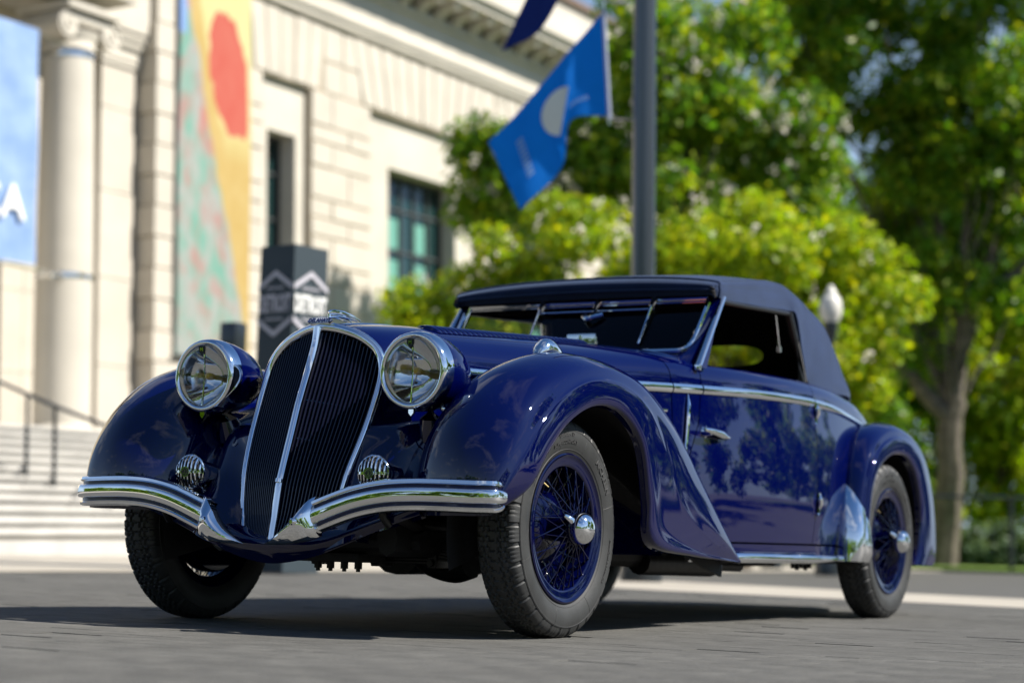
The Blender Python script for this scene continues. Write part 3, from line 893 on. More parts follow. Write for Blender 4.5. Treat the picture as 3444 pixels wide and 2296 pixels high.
# ------------------------------------------------------------------ trees
def leaf_mat(name, c1, c2, c3, trans=.45):
    M = bpy.data.materials.new(name); M.use_nodes = True
    N = M.node_tree.nodes; L = M.node_tree.links; N.clear()
    o = N.new('ShaderNodeOutputMaterial'); d = N.new('ShaderNodeBsdfPrincipled'); t = N.new('ShaderNodeBsdfTranslucent'); mx_ = N.new('ShaderNodeMixShader')
    g = N.new('ShaderNodeNewGeometry'); r = N.new('ShaderNodeValToRGB')
    r.color_ramp.elements[0].color = (*c1, 1); r.color_ramp.elements[1].color = (*c3, 1)
    e = r.color_ramp.elements.new(.55); e.color = (*c2, 1)
    L.new(g.outputs['Random Per Island'], r.inputs[0]); L.new(r.outputs[0], d.inputs['Base Color'])
    d.inputs['Roughness'].default_value = .45; d.inputs['Specular IOR Level'].default_value = .35
    m2 = N.new('ShaderNodeMixRGB'); m2.blend_type = 'MULTIPLY'; m2.inputs[0].default_value = 1; m2.inputs[2].default_value = (1.7, 1.6, .6, 1)
    L.new(r.outputs[0], m2.inputs[1]); L.new(m2.outputs[0], t.inputs[0])
    mx_.inputs[0].default_value = trans
    L.new(d.outputs[0], mx_.inputs[1]); L.new(t.outputs[0], mx_.inputs[2]); L.new(mx_.outputs[0], o.inputs[0])
    return M
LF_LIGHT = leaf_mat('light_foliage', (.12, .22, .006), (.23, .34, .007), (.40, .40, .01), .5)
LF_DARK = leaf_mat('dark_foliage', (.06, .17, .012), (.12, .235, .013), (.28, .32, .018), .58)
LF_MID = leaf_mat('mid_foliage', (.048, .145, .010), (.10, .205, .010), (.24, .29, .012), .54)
LF_HEDGE = leaf_mat('hedge_foliage', (.07, .12, .06), (.10, .16, .08), (.13, .19, .08), .3)
BLOOM = mat('blossom', (.72, .66, .55), rough=.8)
BARK = mat('bark', (.06, .048, .035), rough=.95, var=.4, vscale=9, bump=.8, bscale=18, bdist=.03)
BARKP = mat('pale_bark', (.12, .10, .078), rough=.95, var=.35, vscale=7, bump=.8, bscale=14, bdist=.03)
def leaves(centers, radii, n_per, size, droop=.3, sun_bias=0.):
    """many folded leaf quads spread through ball shaped clumps"""
    V = []; Fc = []
    tot = 0
    allp = []
    for c, r in zip(centers, radii):
        n_ = int(n_per * (r / np.mean(radii)) ** 2)
        d = rng.normal(size=(n_, 3)); d /= np.linalg.norm(d, axis=1, keepdims=True)
        rad_ = r * rng.random(n_) ** .45
        p = np.array(c) + d * rad_[:, None] * (1, 1, .75)
        allp.append((p, d))
    p = np.concatenate([a for a, _ in allp]); d = np.concatenate([b_ for _, b_ in allp])
    n_ = len(p)
    nrm = d * .6 + rng.normal(size=(n_, 3)) * .6 + (0, 0, .55); nrm /= np.linalg.norm(nrm, axis=1, keepdims=True)
    ref = rng.normal(size=(n_, 3)); a = np.cross(nrm, ref); a /= np.linalg.norm(a, axis=1, keepdims=True); b_ = np.cross(nrm, a)
    s_ = size * (.6 + .8 * rng.random(n_))[:, None]
    q = np.stack([p - a * s_, p + b_ * s_ * .45 - nrm * s_ * .12, p + a * s_, p - b_ * s_ * .45 - nrm * s_ * .12], 1)
    me = bpy.data.meshes.new('crown')
    me.vertices.add(4 * n_); me.vertices.foreach_set('co', q.reshape(-1))
    me.loops.add(4 * n_); me.loops.foreach_set('vertex_index', np.arange(4 * n_))
    me.polygons.add(n_); me.polygons.foreach_set('loop_start', np.arange(0, 4 * n_, 4)); me.polygons.foreach_set('loop_total', np.full(n_, 4))
    me.update(calc_edges=True)
    return me
def clumps(c, half, n_, rmin, rmax, hollow=.35):
    out = []; rr = []
    while len(out) < n_:
        d = rng.normal(size=3); d /= np.linalg.norm(d)
        t = hollow + (1 - hollow) * rng.random() ** .5
        w = 1 + .18 * math.sin(d[0] * 5 + d[1] * 3 + c[0]) + .14 * math.sin(d[2] * 7 + c[1])
        out.append(np.array(c) + d * t * np.array(half) * w); rr.append(rng.uniform(rmin, rmax))
    return out, rr
def limb(mb, p, q_, r0, r1, wob=.12, n_=7):
    p = np.array(p, float); q_ = np.array(q_, float)
    pts = [p + (q_ - p) * t + rng.normal(0, wob, 3) * math.sin(math.pi * t) * .5 for t in np.linspace(0, 1, n_)]
    mb.tube(pts, np.linspace(r0, r1, n_), 9)
    return pts
def tree(name, base, label, ccs, leafm, per, size, limbs, bark=BARK, blooms=0, bsize=.12, group=None, cat='tree'):
    t = empty(name, base, label, cat, group)
    base = np.array(base, float)
    cs = []; rs = []
    for c, h, n_, r0, r1 in ccs:
        a, b_ = clumps(c, h, n_, r0, r1); cs += a; rs += b_
    cs = [c - base for c in cs]
    me = leaves(cs, rs, per, size); me.materials.append(leafm)
    link('crown', me, t)
    mb = MB()
    for l in limbs:
        limb(mb, np.array(l[0]) - base, np.array(l[1]) - base, l[2], l[3])
    if not limbs:
        limb(mb, (0, 0, 0), (0, 0, 1.5), .12, .08)
    top = np.array(limbs[0][1]) - base if limbs else np.array((0, 0, 1.4))
    for c in random.sample(cs, min(len(cs), 22)):
        limb(mb, top + (c - top) * rng.uniform(.0, .25), c, .035, .012)
    mb.build('trunk', bark, t)
    if blooms:
        V = MB()
        oc = [c for c in cs]
        for k in range(blooms):
            i = rng.integers(len(oc)); d = rng.normal(size=3); d[2] = abs(d[2]); d /= np.linalg.norm(d)
            if d @ np.array((.86, .5, 0)) < -.2: d[:2] *= -1
            p = oc[i] + d * rs[i] * 1.02
            h = bsize * rng.uniform(.5, 1.2)
            for m_ in range(9):
                o_ = p + rng.normal(0, h * .42, 3) * (1, 1, 1.25); w_ = h * rng.uniform(.14, .34)
                V.add([o_ + (w_, 0, 0), o_ + (0, w_, 0), o_ - (w_, 0, 0), o_ - (0, w_, 0), o_ + (0, 0, w_), o_ - (0, 0, w_)], [(0, 1, 4), (1, 2, 4), (2, 3, 4), (3, 0, 4), (1, 0, 5), (2, 1, 5), (3, 2, 5), (0, 3, 5)])
        b_ = V.build('blossom', BLOOM, t, smooth=False, weld=False); b_['kind'] = 'stuff'
    return t
def AT(px, py, dep):
    """centre of a crown, from its bearing and distance in the survey"""
    d = np.array(F) + np.array(R) * (px * 1.46429 - 1722) / 6337 - np.array(U) * (py * 1.46429 - 1148) / 6337
    return np.array((5.2903, 3.6264, .3018)) + d * dep
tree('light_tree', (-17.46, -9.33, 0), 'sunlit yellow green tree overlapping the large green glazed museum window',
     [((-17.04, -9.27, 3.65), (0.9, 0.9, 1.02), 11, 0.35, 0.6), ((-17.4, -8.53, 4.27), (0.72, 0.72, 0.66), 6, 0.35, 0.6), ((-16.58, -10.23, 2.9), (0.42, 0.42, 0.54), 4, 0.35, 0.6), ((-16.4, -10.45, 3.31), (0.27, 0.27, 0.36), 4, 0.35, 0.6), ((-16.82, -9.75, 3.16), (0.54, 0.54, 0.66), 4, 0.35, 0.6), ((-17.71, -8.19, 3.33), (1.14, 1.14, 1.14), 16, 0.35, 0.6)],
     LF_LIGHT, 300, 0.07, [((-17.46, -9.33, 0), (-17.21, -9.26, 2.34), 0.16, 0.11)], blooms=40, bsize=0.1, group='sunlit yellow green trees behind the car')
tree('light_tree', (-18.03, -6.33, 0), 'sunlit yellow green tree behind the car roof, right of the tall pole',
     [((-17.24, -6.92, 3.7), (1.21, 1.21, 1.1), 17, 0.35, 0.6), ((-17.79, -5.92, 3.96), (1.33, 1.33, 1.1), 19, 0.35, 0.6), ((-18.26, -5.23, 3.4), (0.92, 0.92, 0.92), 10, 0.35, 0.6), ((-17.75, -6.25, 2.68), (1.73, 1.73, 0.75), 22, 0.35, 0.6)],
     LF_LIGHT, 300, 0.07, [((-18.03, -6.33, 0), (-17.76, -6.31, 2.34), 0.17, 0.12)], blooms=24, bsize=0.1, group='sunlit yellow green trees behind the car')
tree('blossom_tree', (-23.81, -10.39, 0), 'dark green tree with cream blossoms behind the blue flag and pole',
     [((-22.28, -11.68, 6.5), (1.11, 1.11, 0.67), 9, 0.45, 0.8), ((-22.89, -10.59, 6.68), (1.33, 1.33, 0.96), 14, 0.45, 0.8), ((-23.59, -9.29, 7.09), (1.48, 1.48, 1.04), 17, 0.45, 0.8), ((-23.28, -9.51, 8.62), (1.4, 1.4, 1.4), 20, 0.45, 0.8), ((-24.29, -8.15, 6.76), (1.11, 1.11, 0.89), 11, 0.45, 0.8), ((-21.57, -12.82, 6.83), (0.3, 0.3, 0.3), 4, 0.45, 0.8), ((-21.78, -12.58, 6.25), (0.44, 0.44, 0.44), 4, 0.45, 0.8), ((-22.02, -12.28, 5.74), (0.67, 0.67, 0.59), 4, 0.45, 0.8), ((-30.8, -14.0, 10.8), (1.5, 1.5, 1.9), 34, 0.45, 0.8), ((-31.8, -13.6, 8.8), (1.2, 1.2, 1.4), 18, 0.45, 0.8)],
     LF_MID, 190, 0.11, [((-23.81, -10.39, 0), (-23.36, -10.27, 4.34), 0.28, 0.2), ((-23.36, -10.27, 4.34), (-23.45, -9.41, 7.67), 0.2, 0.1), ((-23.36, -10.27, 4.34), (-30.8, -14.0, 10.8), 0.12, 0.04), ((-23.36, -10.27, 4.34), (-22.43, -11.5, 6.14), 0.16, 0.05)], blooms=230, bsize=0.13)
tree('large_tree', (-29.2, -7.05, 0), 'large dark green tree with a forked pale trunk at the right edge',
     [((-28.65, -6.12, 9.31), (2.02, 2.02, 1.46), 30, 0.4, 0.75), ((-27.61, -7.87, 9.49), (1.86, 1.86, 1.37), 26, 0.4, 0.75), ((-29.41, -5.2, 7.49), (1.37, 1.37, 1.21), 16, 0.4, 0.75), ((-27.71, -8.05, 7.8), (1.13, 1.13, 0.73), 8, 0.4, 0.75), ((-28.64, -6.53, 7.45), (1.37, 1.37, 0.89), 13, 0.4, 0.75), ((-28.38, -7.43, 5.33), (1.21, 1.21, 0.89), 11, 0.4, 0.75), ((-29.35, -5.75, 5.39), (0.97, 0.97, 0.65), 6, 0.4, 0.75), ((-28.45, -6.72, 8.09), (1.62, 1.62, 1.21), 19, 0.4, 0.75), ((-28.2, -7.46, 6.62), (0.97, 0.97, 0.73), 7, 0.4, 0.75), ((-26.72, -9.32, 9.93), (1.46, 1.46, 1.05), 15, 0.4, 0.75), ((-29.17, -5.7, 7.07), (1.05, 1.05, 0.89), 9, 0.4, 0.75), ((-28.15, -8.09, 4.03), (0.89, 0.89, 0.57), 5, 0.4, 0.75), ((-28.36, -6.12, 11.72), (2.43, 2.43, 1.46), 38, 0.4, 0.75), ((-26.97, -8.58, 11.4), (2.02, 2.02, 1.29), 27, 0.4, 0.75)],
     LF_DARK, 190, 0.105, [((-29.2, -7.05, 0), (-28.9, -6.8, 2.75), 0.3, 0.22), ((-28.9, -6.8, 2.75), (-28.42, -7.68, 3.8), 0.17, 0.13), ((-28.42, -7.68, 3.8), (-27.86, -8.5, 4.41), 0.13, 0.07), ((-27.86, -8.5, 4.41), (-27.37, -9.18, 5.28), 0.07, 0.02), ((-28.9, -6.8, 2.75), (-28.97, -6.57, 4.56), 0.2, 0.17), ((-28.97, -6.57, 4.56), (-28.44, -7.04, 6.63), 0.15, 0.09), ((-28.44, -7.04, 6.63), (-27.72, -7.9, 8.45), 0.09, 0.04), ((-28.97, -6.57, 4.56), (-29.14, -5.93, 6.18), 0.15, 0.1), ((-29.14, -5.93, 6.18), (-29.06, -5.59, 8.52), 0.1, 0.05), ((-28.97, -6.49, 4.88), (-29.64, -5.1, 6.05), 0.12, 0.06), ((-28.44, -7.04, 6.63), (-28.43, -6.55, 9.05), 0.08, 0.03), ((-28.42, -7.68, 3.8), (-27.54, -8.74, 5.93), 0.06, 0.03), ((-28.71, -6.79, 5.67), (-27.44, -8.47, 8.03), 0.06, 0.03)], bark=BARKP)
tree('leafy_bush', (-36.79, -8.05, 0), 'bright green leafy tree low behind the forked trunk on its right',
     [((-36.32, -8.02, 4.08), (1.46, 1.46, 1.94), 24, 0.5, 0.8), ((-36.72, -7.74, 2.16), (1.26, 1.26, 1.16), 14, 0.5, 0.8), ((-36.78, -7.08, 4.88), (1.16, 1.16, 1.55), 15, 0.5, 0.8), ((-36.31, -8.5, 1.94), (0.78, 0.78, 1.46), 8, 0.5, 0.8), ((-37.2, -7.0, 1.8), (1.16, 1.16, 1.26), 13, 0.5, 0.8)],
     LF_LIGHT, 160, 0.12, [((-36.79, -8.05, 0), (-36.55, -7.99, 2.44), 0.16, 0.1)], group='leafy trees low behind the forked trunk')
tree('leafy_bush', (-35.53, -10.24, 0), 'green leafy tree between the white globe lamp and the forked trunk',
     [((-35.19, -10.24, 2.85), (1.07, 1.07, 1.84), 15, 0.5, 0.8), ((-34.77, -10.52, 4.96), (1.46, 1.46, 1.46), 20, 0.5, 0.8), ((-35.61, -9.87, 1.13), (1.07, 1.07, 0.87), 9, 0.5, 0.8), ((-34.5, -11.32, 3.3), (0.97, 0.97, 1.94), 14, 0.5, 0.8), ((-35.42, -9.63, 3.83), (0.87, 0.87, 1.16), 8, 0.5, 0.8), ((-35.84, -9.35, 1.72), (0.87, 0.87, 1.46), 10, 0.5, 0.8), ((-35.0, -10.87, 1.38), (1.16, 1.16, 1.16), 13, 0.5, 0.8)],
     LF_MID, 170, 0.12, [((-35.53, -10.24, 0), (-35.28, -10.17, 2.37), 0.16, 0.1)], group='leafy trees low behind the forked trunk')
tree('far_tree', (-50.67, -20.26, 0), 'darker tree mass farthest back behind the blossom tree',
     [((-49.12, -21.23, 7.91), (2.6, 4.58, 3.6), 78, 0.9, 1.4), ((-51.46, -17.0, 8.87), (2.6, 3.6, 2.63), 54, 0.9, 1.4), ((-54.06, -12.85, 7.35), (2.6, 3.47, 3.19), 60, 0.9, 1.4), ((-53.3, -13.34, 11.19), (2.6, 3.05, 1.8), 37, 0.9, 1.4), ((-50.0, -18.97, 11.42), (1.8, 1.8, 1.53), 18, 0.9, 1.4)],
     LF_DARK, 170, 0.2, [((-50.67, -20.26, 0), (-50.1, -20.11, 5.19), 0.3, 0.2)])
tree('clipped_hedge', (-32, -5.6, 0), 'low grey green hedge behind the black barrier',
     [((-31.2, -8.2, 0.45), (0.5, 0.45, 0.45), 9, 0.22, 0.34), ((-31.35, -7.8, 0.45), (0.5, 0.45, 0.45), 9, 0.22, 0.34), ((-31.49, -7.4, 0.45), (0.5, 0.45, 0.45), 9, 0.22, 0.34), ((-31.64, -7.0, 0.45), (0.5, 0.45, 0.45), 9, 0.22, 0.34), ((-31.78, -6.6, 0.45), (0.5, 0.45, 0.45), 9, 0.22, 0.34), ((-31.93, -6.2, 0.45), (0.5, 0.45, 0.45), 9, 0.22, 0.34), ((-32.08, -5.8, 0.45), (0.5, 0.45, 0.45), 9, 0.22, 0.34), ((-32.22, -5.4, 0.45), (0.5, 0.45, 0.45), 9, 0.22, 0.34), ((-32.37, -5.0, 0.45), (0.5, 0.45, 0.45), 9, 0.22, 0.34), ((-32.52, -4.6, 0.45), (0.5, 0.45, 0.45), 9, 0.22, 0.34), ((-32.66, -4.2, 0.45), (0.5, 0.45, 0.45), 9, 0.22, 0.34), ((-32.81, -3.8, 0.45), (0.5, 0.45, 0.45), 9, 0.22, 0.34), ((-32.95, -3.4, 0.45), (0.5, 0.45, 0.45), 9, 0.22, 0.34), ((-33.1, -3.0, 0.45), (0.5, 0.45, 0.45), 9, 0.22, 0.34)],
     LF_HEDGE, 170, .06, [((-32, -5.6, 0), (-32, -5.6, .4), .05, .03)], cat='hedge')
# trees across the street, on the lawn ahead and beside the plaza: one mass, mirrored in paint and chrome
cs, rs = [], []
spots = [(17 + rng.normal(0, 1.5), yy, 3.0 + 1.8 * rng.random()) for yy in np.arange(-40, 16, 1.7)]
spots += [(xx, 34 + rng.normal(0, 2), 4 + 3.5 * rng.random()) for xx in np.arange(-12, 30, 2.6)]
spots += [(xx, 17 + rng.normal(0, 1.5), 7.5 + 3 * rng.random()) for xx in np.arange(-62, -9, 2.4)]
for x, y, h in spots:
    for k in range(int(3 + h * 1.6)):
        cs.append(np.array((x + rng.normal(0, 1.0), y + rng.normal(0, 1.0), h * rng.uniform(.12, 1)))); rs.append(rng.uniform(.8, 1.4))
me = leaves(cs, rs, 70, .3); me.name = 'distant_trees'; me.materials.append(LF_MID)
tag(link('distant_trees', me), kind='stuff')
# ================================================================== CAR
car = empty('convertible_car', (0, 0, 0), 'dark blue vintage convertible with folding cloth top, chrome grille and wire wheels', 'car')

# body stations: X, half width at belt, belt height, centre height
BT = np.array([
 (.27, .225, .862, .985), (.10, .275, .862, 1.012), (-.15, .33, .862, 1.028), (-.4, .39, .868, 1.038),
 (-.7, .46, .878, 1.050), (-1.0, .54, .890, 1.062), (-1.2, .60, .897, 1.068), (-1.4, .645, .904, 1.072), (-1.6, .678, .911, 1.075),
 (-1.9, .71, .918, 1.075), (-2.2, .72, .922, 1.075), (-2.5, .715, .915, 1.075), (-2.75, .70, .897, 1.070), (-3.0, .675, .872, 1.05),
 (-3.3, .62, .83, .99), (-3.6, .545, .775, .90), (-3.9, .45, .70, .79), (-4.15, .33, .60, .66), (-4.3, .2, .5, .52)])
BX = BT[::-1, 0]
def bt(X, k):
    # smooth interpolation through the stations
    x = np.asarray(X, float)
    i = np.clip(np.searchsorted(BX, x) - 1, 0, len(BX) - 2)
    y = BT[::-1, k]
    i0 = np.clip(i - 1, 0, len(BX) - 1); i3 = np.clip(i + 2, 0, len(BX) - 1)
    h = BX[i + 1] - BX[i]
    t = (x - BX[i]) / h
    m0 = (y[i + 1] - y[i0]) / np.maximum(BX[i + 1] - BX[i0], 1e-6)
    m1 = (y[i3] - y[i]) / np.maximum(BX[i3] - BX[i], 1e-6)
    return ((2*t**3-3*t**2+1)*y[i] + (t**3-2*t**2+t)*h*m0 + (-2*t**3+3*t**2)*y[i+1] + (t**3-t**2)*h*m1)
# grille outline as height -> (X, Y); measured edge of the chrome surround
GO = np.array([(.500,.095,.284),(.488,.118,.290),(.466,.146,.312),(.438,.172,.35),(.424,.188,.40),(.400,.204,.50),(.358,.219,.60),(.314,.2285,.70),(.274,.231,.80),(.259,.2235,.855),(.253,.205,.893),(.254,.176,.922),(.259,.138,.946),(.267,.094,.963),(.278,.047,.975),(.290,.0,.980)])
_g = [GO[0]]
for i in range(len(GO) - 1):
    E_ = np.concatenate([[2 * GO[0] - GO[1]], GO, [2 * GO[-1] - GO[-2]]])[i:i + 4]
    for t in np.arange(1, 9) / 8:
        a, b, c, d = E_
        _g.append(.5 * (2 * b + (c - a) * t + (2 * a - 5 * b + 4 * c - d) * t * t + (3 * b - a - 3 * c + d) * t ** 3))
GO = np.array(_g); GZ, GX, GY = GO[:, 2], GO[:, 0], GO[:, 1]
def gx(z): return np.interp(z, GZ, GX)
def gy(z): return np.interp(z, GZ, GY)
BARX = [(.300, .975), (.322, .906), (.345, .848), (.368, .794), (.402, .709), (.434, .610), (.461, .531), (.484, .46), (.503, .352), (.518, .285)]
BZ_ = np.array([b[1] for b in BARX][::-1]); BX_ = np.array([b[0] for b in BARX][::-1])
def barx(z): return np.interp(z, BZ_, BX_)
def NE(X): return float(np.interp(X, [-1.05, -.25], [3.0, 2.35]))
def bsec(X, v):
    """point on the right-hand half body; v 0 top centre, .5 belt, 1 sill"""
    yb, zb, zc = bt(X, 1), bt(X, 2), bt(X, 3)
    if v <= .5:
        th = (1 - v / .5) * math.pi / 2
        n_ = NE(X); y = yb * math.cos(th) ** (2 / n_); z = zb + (zc - zb) * math.sin(th) ** (2 / n_)
    else:
        t = (v - .5) / .5
        zs = .262
        z = zb + (zs - zb) * t
        y = yb + .026 * math.sin(math.pi * min(1, t * 1.05)) * min(1, max(0, (-X - .6) / .8)) + (.022 * t if X < -1 else 0)
    p = np.array([X, y, z])
    if X > -.05:                       # ease the nose into the grille outline
        f = np.clip((X + .05) / .32, 0, 1) ** 1.3
        if v <= .5:
            s_ = np.clip(v / .5, 0, 1)
            zz = np.interp(s_ * 1.0, [0, .2, .4, .6, .8, 1], [.980, .968, .945, .91, .87, .80])
        else:
            zz = .80 + (.30 - .80) * (v - .5) / .5
        g = np.array([gx(zz) - .004, gy(zz), zz])
        p = p * (1 - f) + g * f
    return p
def panel(x0, x1, v0, v1, nx, nv, side=1):
    """x0(v), x1(v) callables; returns a point grid"""
    P = np.zeros((nx, nv, 3))
    for j, v in enumerate(np.linspace(v0, v1, nv)):
        a, b = x0(v), x1(v)
        for i, t in enumerate(np.linspace(0, 1, nx)):
            P[i, j] = bsec(a + (b - a) * t, v)
    if side < 0:
        P[..., 1] *= -1
        P = P[:, ::-1]
    return P
C_ = lambda c: (lambda v: c)
def hoodgap(v):  return -1.15 if v < .5 else -1.15 + .08 * (v - .5)
def doorfront(v): return np.interp(v, [.3, .5, .6, .8, 1], [-1.34, -1.325, -1.29, -1.16, -1.08])
def doorrear(v):  return np.interp(v, [.3, .5, 1], [-2.30, -2.275, -2.215])
G_ = .005
PM = [PAINT, BLACK]
VC = .362
# bonnet (hinged shell) - both halves in one part
mb = MB()
for s in (1, -1):
    P = panel(C_(.27), lambda v: hoodgap(v) + G_, 0.0 if s > 0 else 0.0, 1., 44, 40, s)
    mb.join(shell(P, -.012))
bonnet = mb.build('bonnet', PM, car, angle=40)
# cowl
mb = MB()
for s in (1, -1):
    mb.join(shell(panel(hoodgap, C_(-1.337), 0, VC, 10, 24, s), -.012))
    mb.join(shell(panel(hoodgap, lambda v: doorfront(v) + G_, VC, 1, 10, 30, s), -.012))
    mb.join(shell(panel(C_(-1.337), C_(-1.44), 0, VC, 8, 24, s), -.012))
cowl = mb.build('cowl', PM, car, angle=40)
VB = .955   # door bottom
# doors
doors = {}
for s in (1, -1):
    P = panel(doorfront, doorrear, VC, VB, 26, 30, s)
    doors[s] = shell(P, -.03).build('door', PM, car, angle=40)
# rear body: quarters, sill strips under the doors, tail deck
mb = MB()
for s in (1, -1):
    mb.join(shell(panel(lambda v: doorrear(v) - G_, C_(-3.02), VC, VB, 16, 30, s), -.012))
    mb.join(shell(panel(doorfront, C_(-3.02), VB + .006, 1, 26, 4, s), -.012))
    mb.join(shell(panel(C_(-3.0), C_(-4.3), 0, 1, 30, 46, s), -.012))
rear_body = mb.build('rear_body', PM, car, angle=40)
# cabin lining and floor so that the interior is closed and dark
mb = MB()
mb.box((-2.1, 0, .30), (2.2, 1.2, .02))
mb.box((-1.42, 0, .70), (.03, 1.16, .64))
mb.box((-2.98, 0, .66), (.03, 1.2, .70))
for s in (1, -1):
    mb.box((-2.2, s * .615, .62), (1.6, .02, .68))
mb.build('cabin_lining', LINING, car, smooth=False)

# ------------------------------------------------------------ fenders
Cf = [(.50,.37),(.527,.45),(.508,.56),(.455,.665),(.37,.757),(.23,.845),(.02,.905),(-.23,.908),(-.47,.862),(-.72,.745),(-.97,.56),(-1.2,.365),(-1.37,.247)]
Cy = [.66,.66,.66,.66,.665,.67,.675,.68,.69,.70,.715,.735,.765]
Lf = [(.49,.375),(.45,.40),(.40,.43),(.345,.475),(.27,.565),(.15,.665),(-.02,.728),(-.2,.722),(-.355,.63),(-.44,.45),(-.50,.30),(-.85,.262),(-1.35,.243)]
Ly = [.78,.81,.835,.85,.855,.86,.86,.86,.86,.85,.84,.825,.79]
Wf = [(.50,.33,.30),(.47,.33,.40),(.39,.33,.50),(.33,.345,.595),(.26,.36,.66),(.12,.385,.685),(-.04,.41,.68),(-.25,.45,.65),(-.5,.51,.61),(-.72,.56,.53),(-.97,.62,.42),(-1.2,.67,.33),(-1.37,.70,.25)]
Jf = [(.505,.15,.238),(.472,.165,.315),(.412,.192,.45),(.374,.212,.56),(.336,.222,.65),(.2,.245,.66),(-.02,.285,.655),(-.25,.335,.635),(-.5,.40,.60),(-.72,.45,.52),(-.97,.52,.42),(-1.2,.58,.33),(-1.37,.63,.25)]
def front_ctrl():
    rows = []
    def ring(w, ymix, dy=0):
        r = []
        for v in range(13):
            x = Lf[v][0] + (Cf[v][0] - Lf[v][0]) * w
            z = Lf[v][1] + (Cf[v][1] - Lf[v][1]) * w
            y = Ly[v] + (Cy[v] - Ly[v]) * (ymix[v] if isinstance(ymix, list) else ymix) + dy * float(np.interp(v, [7, 9.5], [1, .0 if 0 < w < 1 and abs(dy) < .02 else 1]))
            r.append((x, y, z))
        return r
    rows.append(ring(0, 0, -.035))
    rows.append(ring(.03, 0, -.004))
    rows.append(ring(.22, 0, .004))
    rows.append(ring(.46, 0, .002))
    rows.append(ring(.53, .0, -.005))
    rows.append(ring(.76, [.16]*8 + [.12, .06, .04, .04, .04]))
    rows.append(ring(.93, [.48]*8 + [.42, .32, .26, .24, .24]))
    rows.append(ring(1, 1))
    ctr = np.array([-.05, .345])
    for dY, inn in ((.105, .03), (.185, .10), (.235, .20)):
        r = []
        for v in range(13):
            c = np.array(Cf[v])
            if v <= 8:
                d = ctr - c; d /= np.linalg.norm(d); p = c + d * inn
            else:
                k = [0.9, .8, .6, .3][v - 9]
                p = c + np.array([.25, -1.]) * inn * k
            w = Wf[v]
            y = max(Cy[v] - dY, w[1] + .008)
            r.append((p[0], y, p[1]))
        rows.append(r)
    rows.append(Wf); rows.append(Jf)
    return np.array(rows, float)
FF = cat2(front_ctrl(), 6, 8)
for s in (1, -1):
    P = FF.copy()
    if s < 0:
        P[..., 1] *= -1; P = P[::-1]
    sh = shell(P, -.006)
    ob = sh.build('front_fender', PM, car, angle=50)
    # rolled bead along the outer contour
    rowi = 4 * 6 - 4
# front apron under the grille
b0 = [(.513,0,.209),(.510,.08,.217),(.506,.16,.235),(.502,.25,.266),(.497,.33,.298),(.492,.42,.333),(.486,.53,.370)]
b1 = [(.535,0,.245),(.531,.08,.252),(.522,.16,.270),(.512,.25,.300),(.504,.33,.330),(.500,.42,.360),(.500,.53,.392)]
b2 = [(.538,0,.278),(.530,.08,.284),(.508,.16,.304),(.480,.25,.335),(.462,.33,.362),(.462,.42,.388),(.480,.53,.412)]
b3 = [(.495,0,.300),(.488,.08,.306),(.462,.16,.330),(.420,.25,.372),(.395,.33,.405),(.395,.42,.425),(.42,.53,.43)]
ap = cat2(np.array([[(x, -y, z) for x, y, z in r[::-1]][:-1] + r for r in (b0, b1, b2, b3)], float), 6, 5)
shell(ap, -.006).build('front_apron', PM, car, angle=60)

Cr = [(-2.53,.25),(-2.56,.40),(-2.60,.55),(-2.67,.70),(-2.80,.82),(-3.0,.882),(-3.2,.885),(-3.42,.835),(-3.58,.735),(-3.68,.58),(-3.725,.43),(-3.74,.28),(-3.70,.235)]
Lr = [(-2.65,.25),(-2.645,.32),(-2.67,.45),(-2.71,.57),(-2.79,.655),(-2.915,.715),(-3.05,.738),(-3.19,.725),(-3.305,.66),(-3.38,.545),(-3.40,.43),(-3.375,.31),(-3.32,.24)]
CyR = [.765,.755,.745,.74,.735,.73,.73,.735,.74,.745,.75,.755,.76]
LyR = [.84]*13
def rear_ctrl():
    rows = []
    for w, ym, dy in ((0,0,-.035),(.03,0,-.003),(.25,0,.004),(.5,0,.0),(.58,0,-.010),(.78,.2,0),(.93,.5,0),(1,1,0)):
        rows.append([(Lr[v][0]+(Cr[v][0]-Lr[v][0])*w, LyR[v]+(CyR[v]-LyR[v])*ym+dy, Lr[v][1]+(Cr[v][1]-Lr[v][1])*w) for v in range(13)])
    for dY, inn in ((.06,.015),(.11,.06),(.15,.14)):
        r = []
        for v in range(13):
            c = np.array(Cr[v]); d = np.array([-3.02,.345]) - c; d /= np.linalg.norm(d)
            p = c + d * inn
            yb = float(bt(p[0], 1)) + .01
            r.append((p[0], max(CyR[v] - dY, min(yb, .66)), p[1]))
        rows.append(r)
    r = []
    for v in range(13):
        c = np.array(Cr[v]); d = np.array([-3.02,.345]) - c; d /= np.linalg.norm(d); p = c + d * .19
        r.append((p[0], .50, p[1]))
    rows.append(r)
    return np.array(rows, float)
RF = cat2(rear_ctrl(), 6, 8)
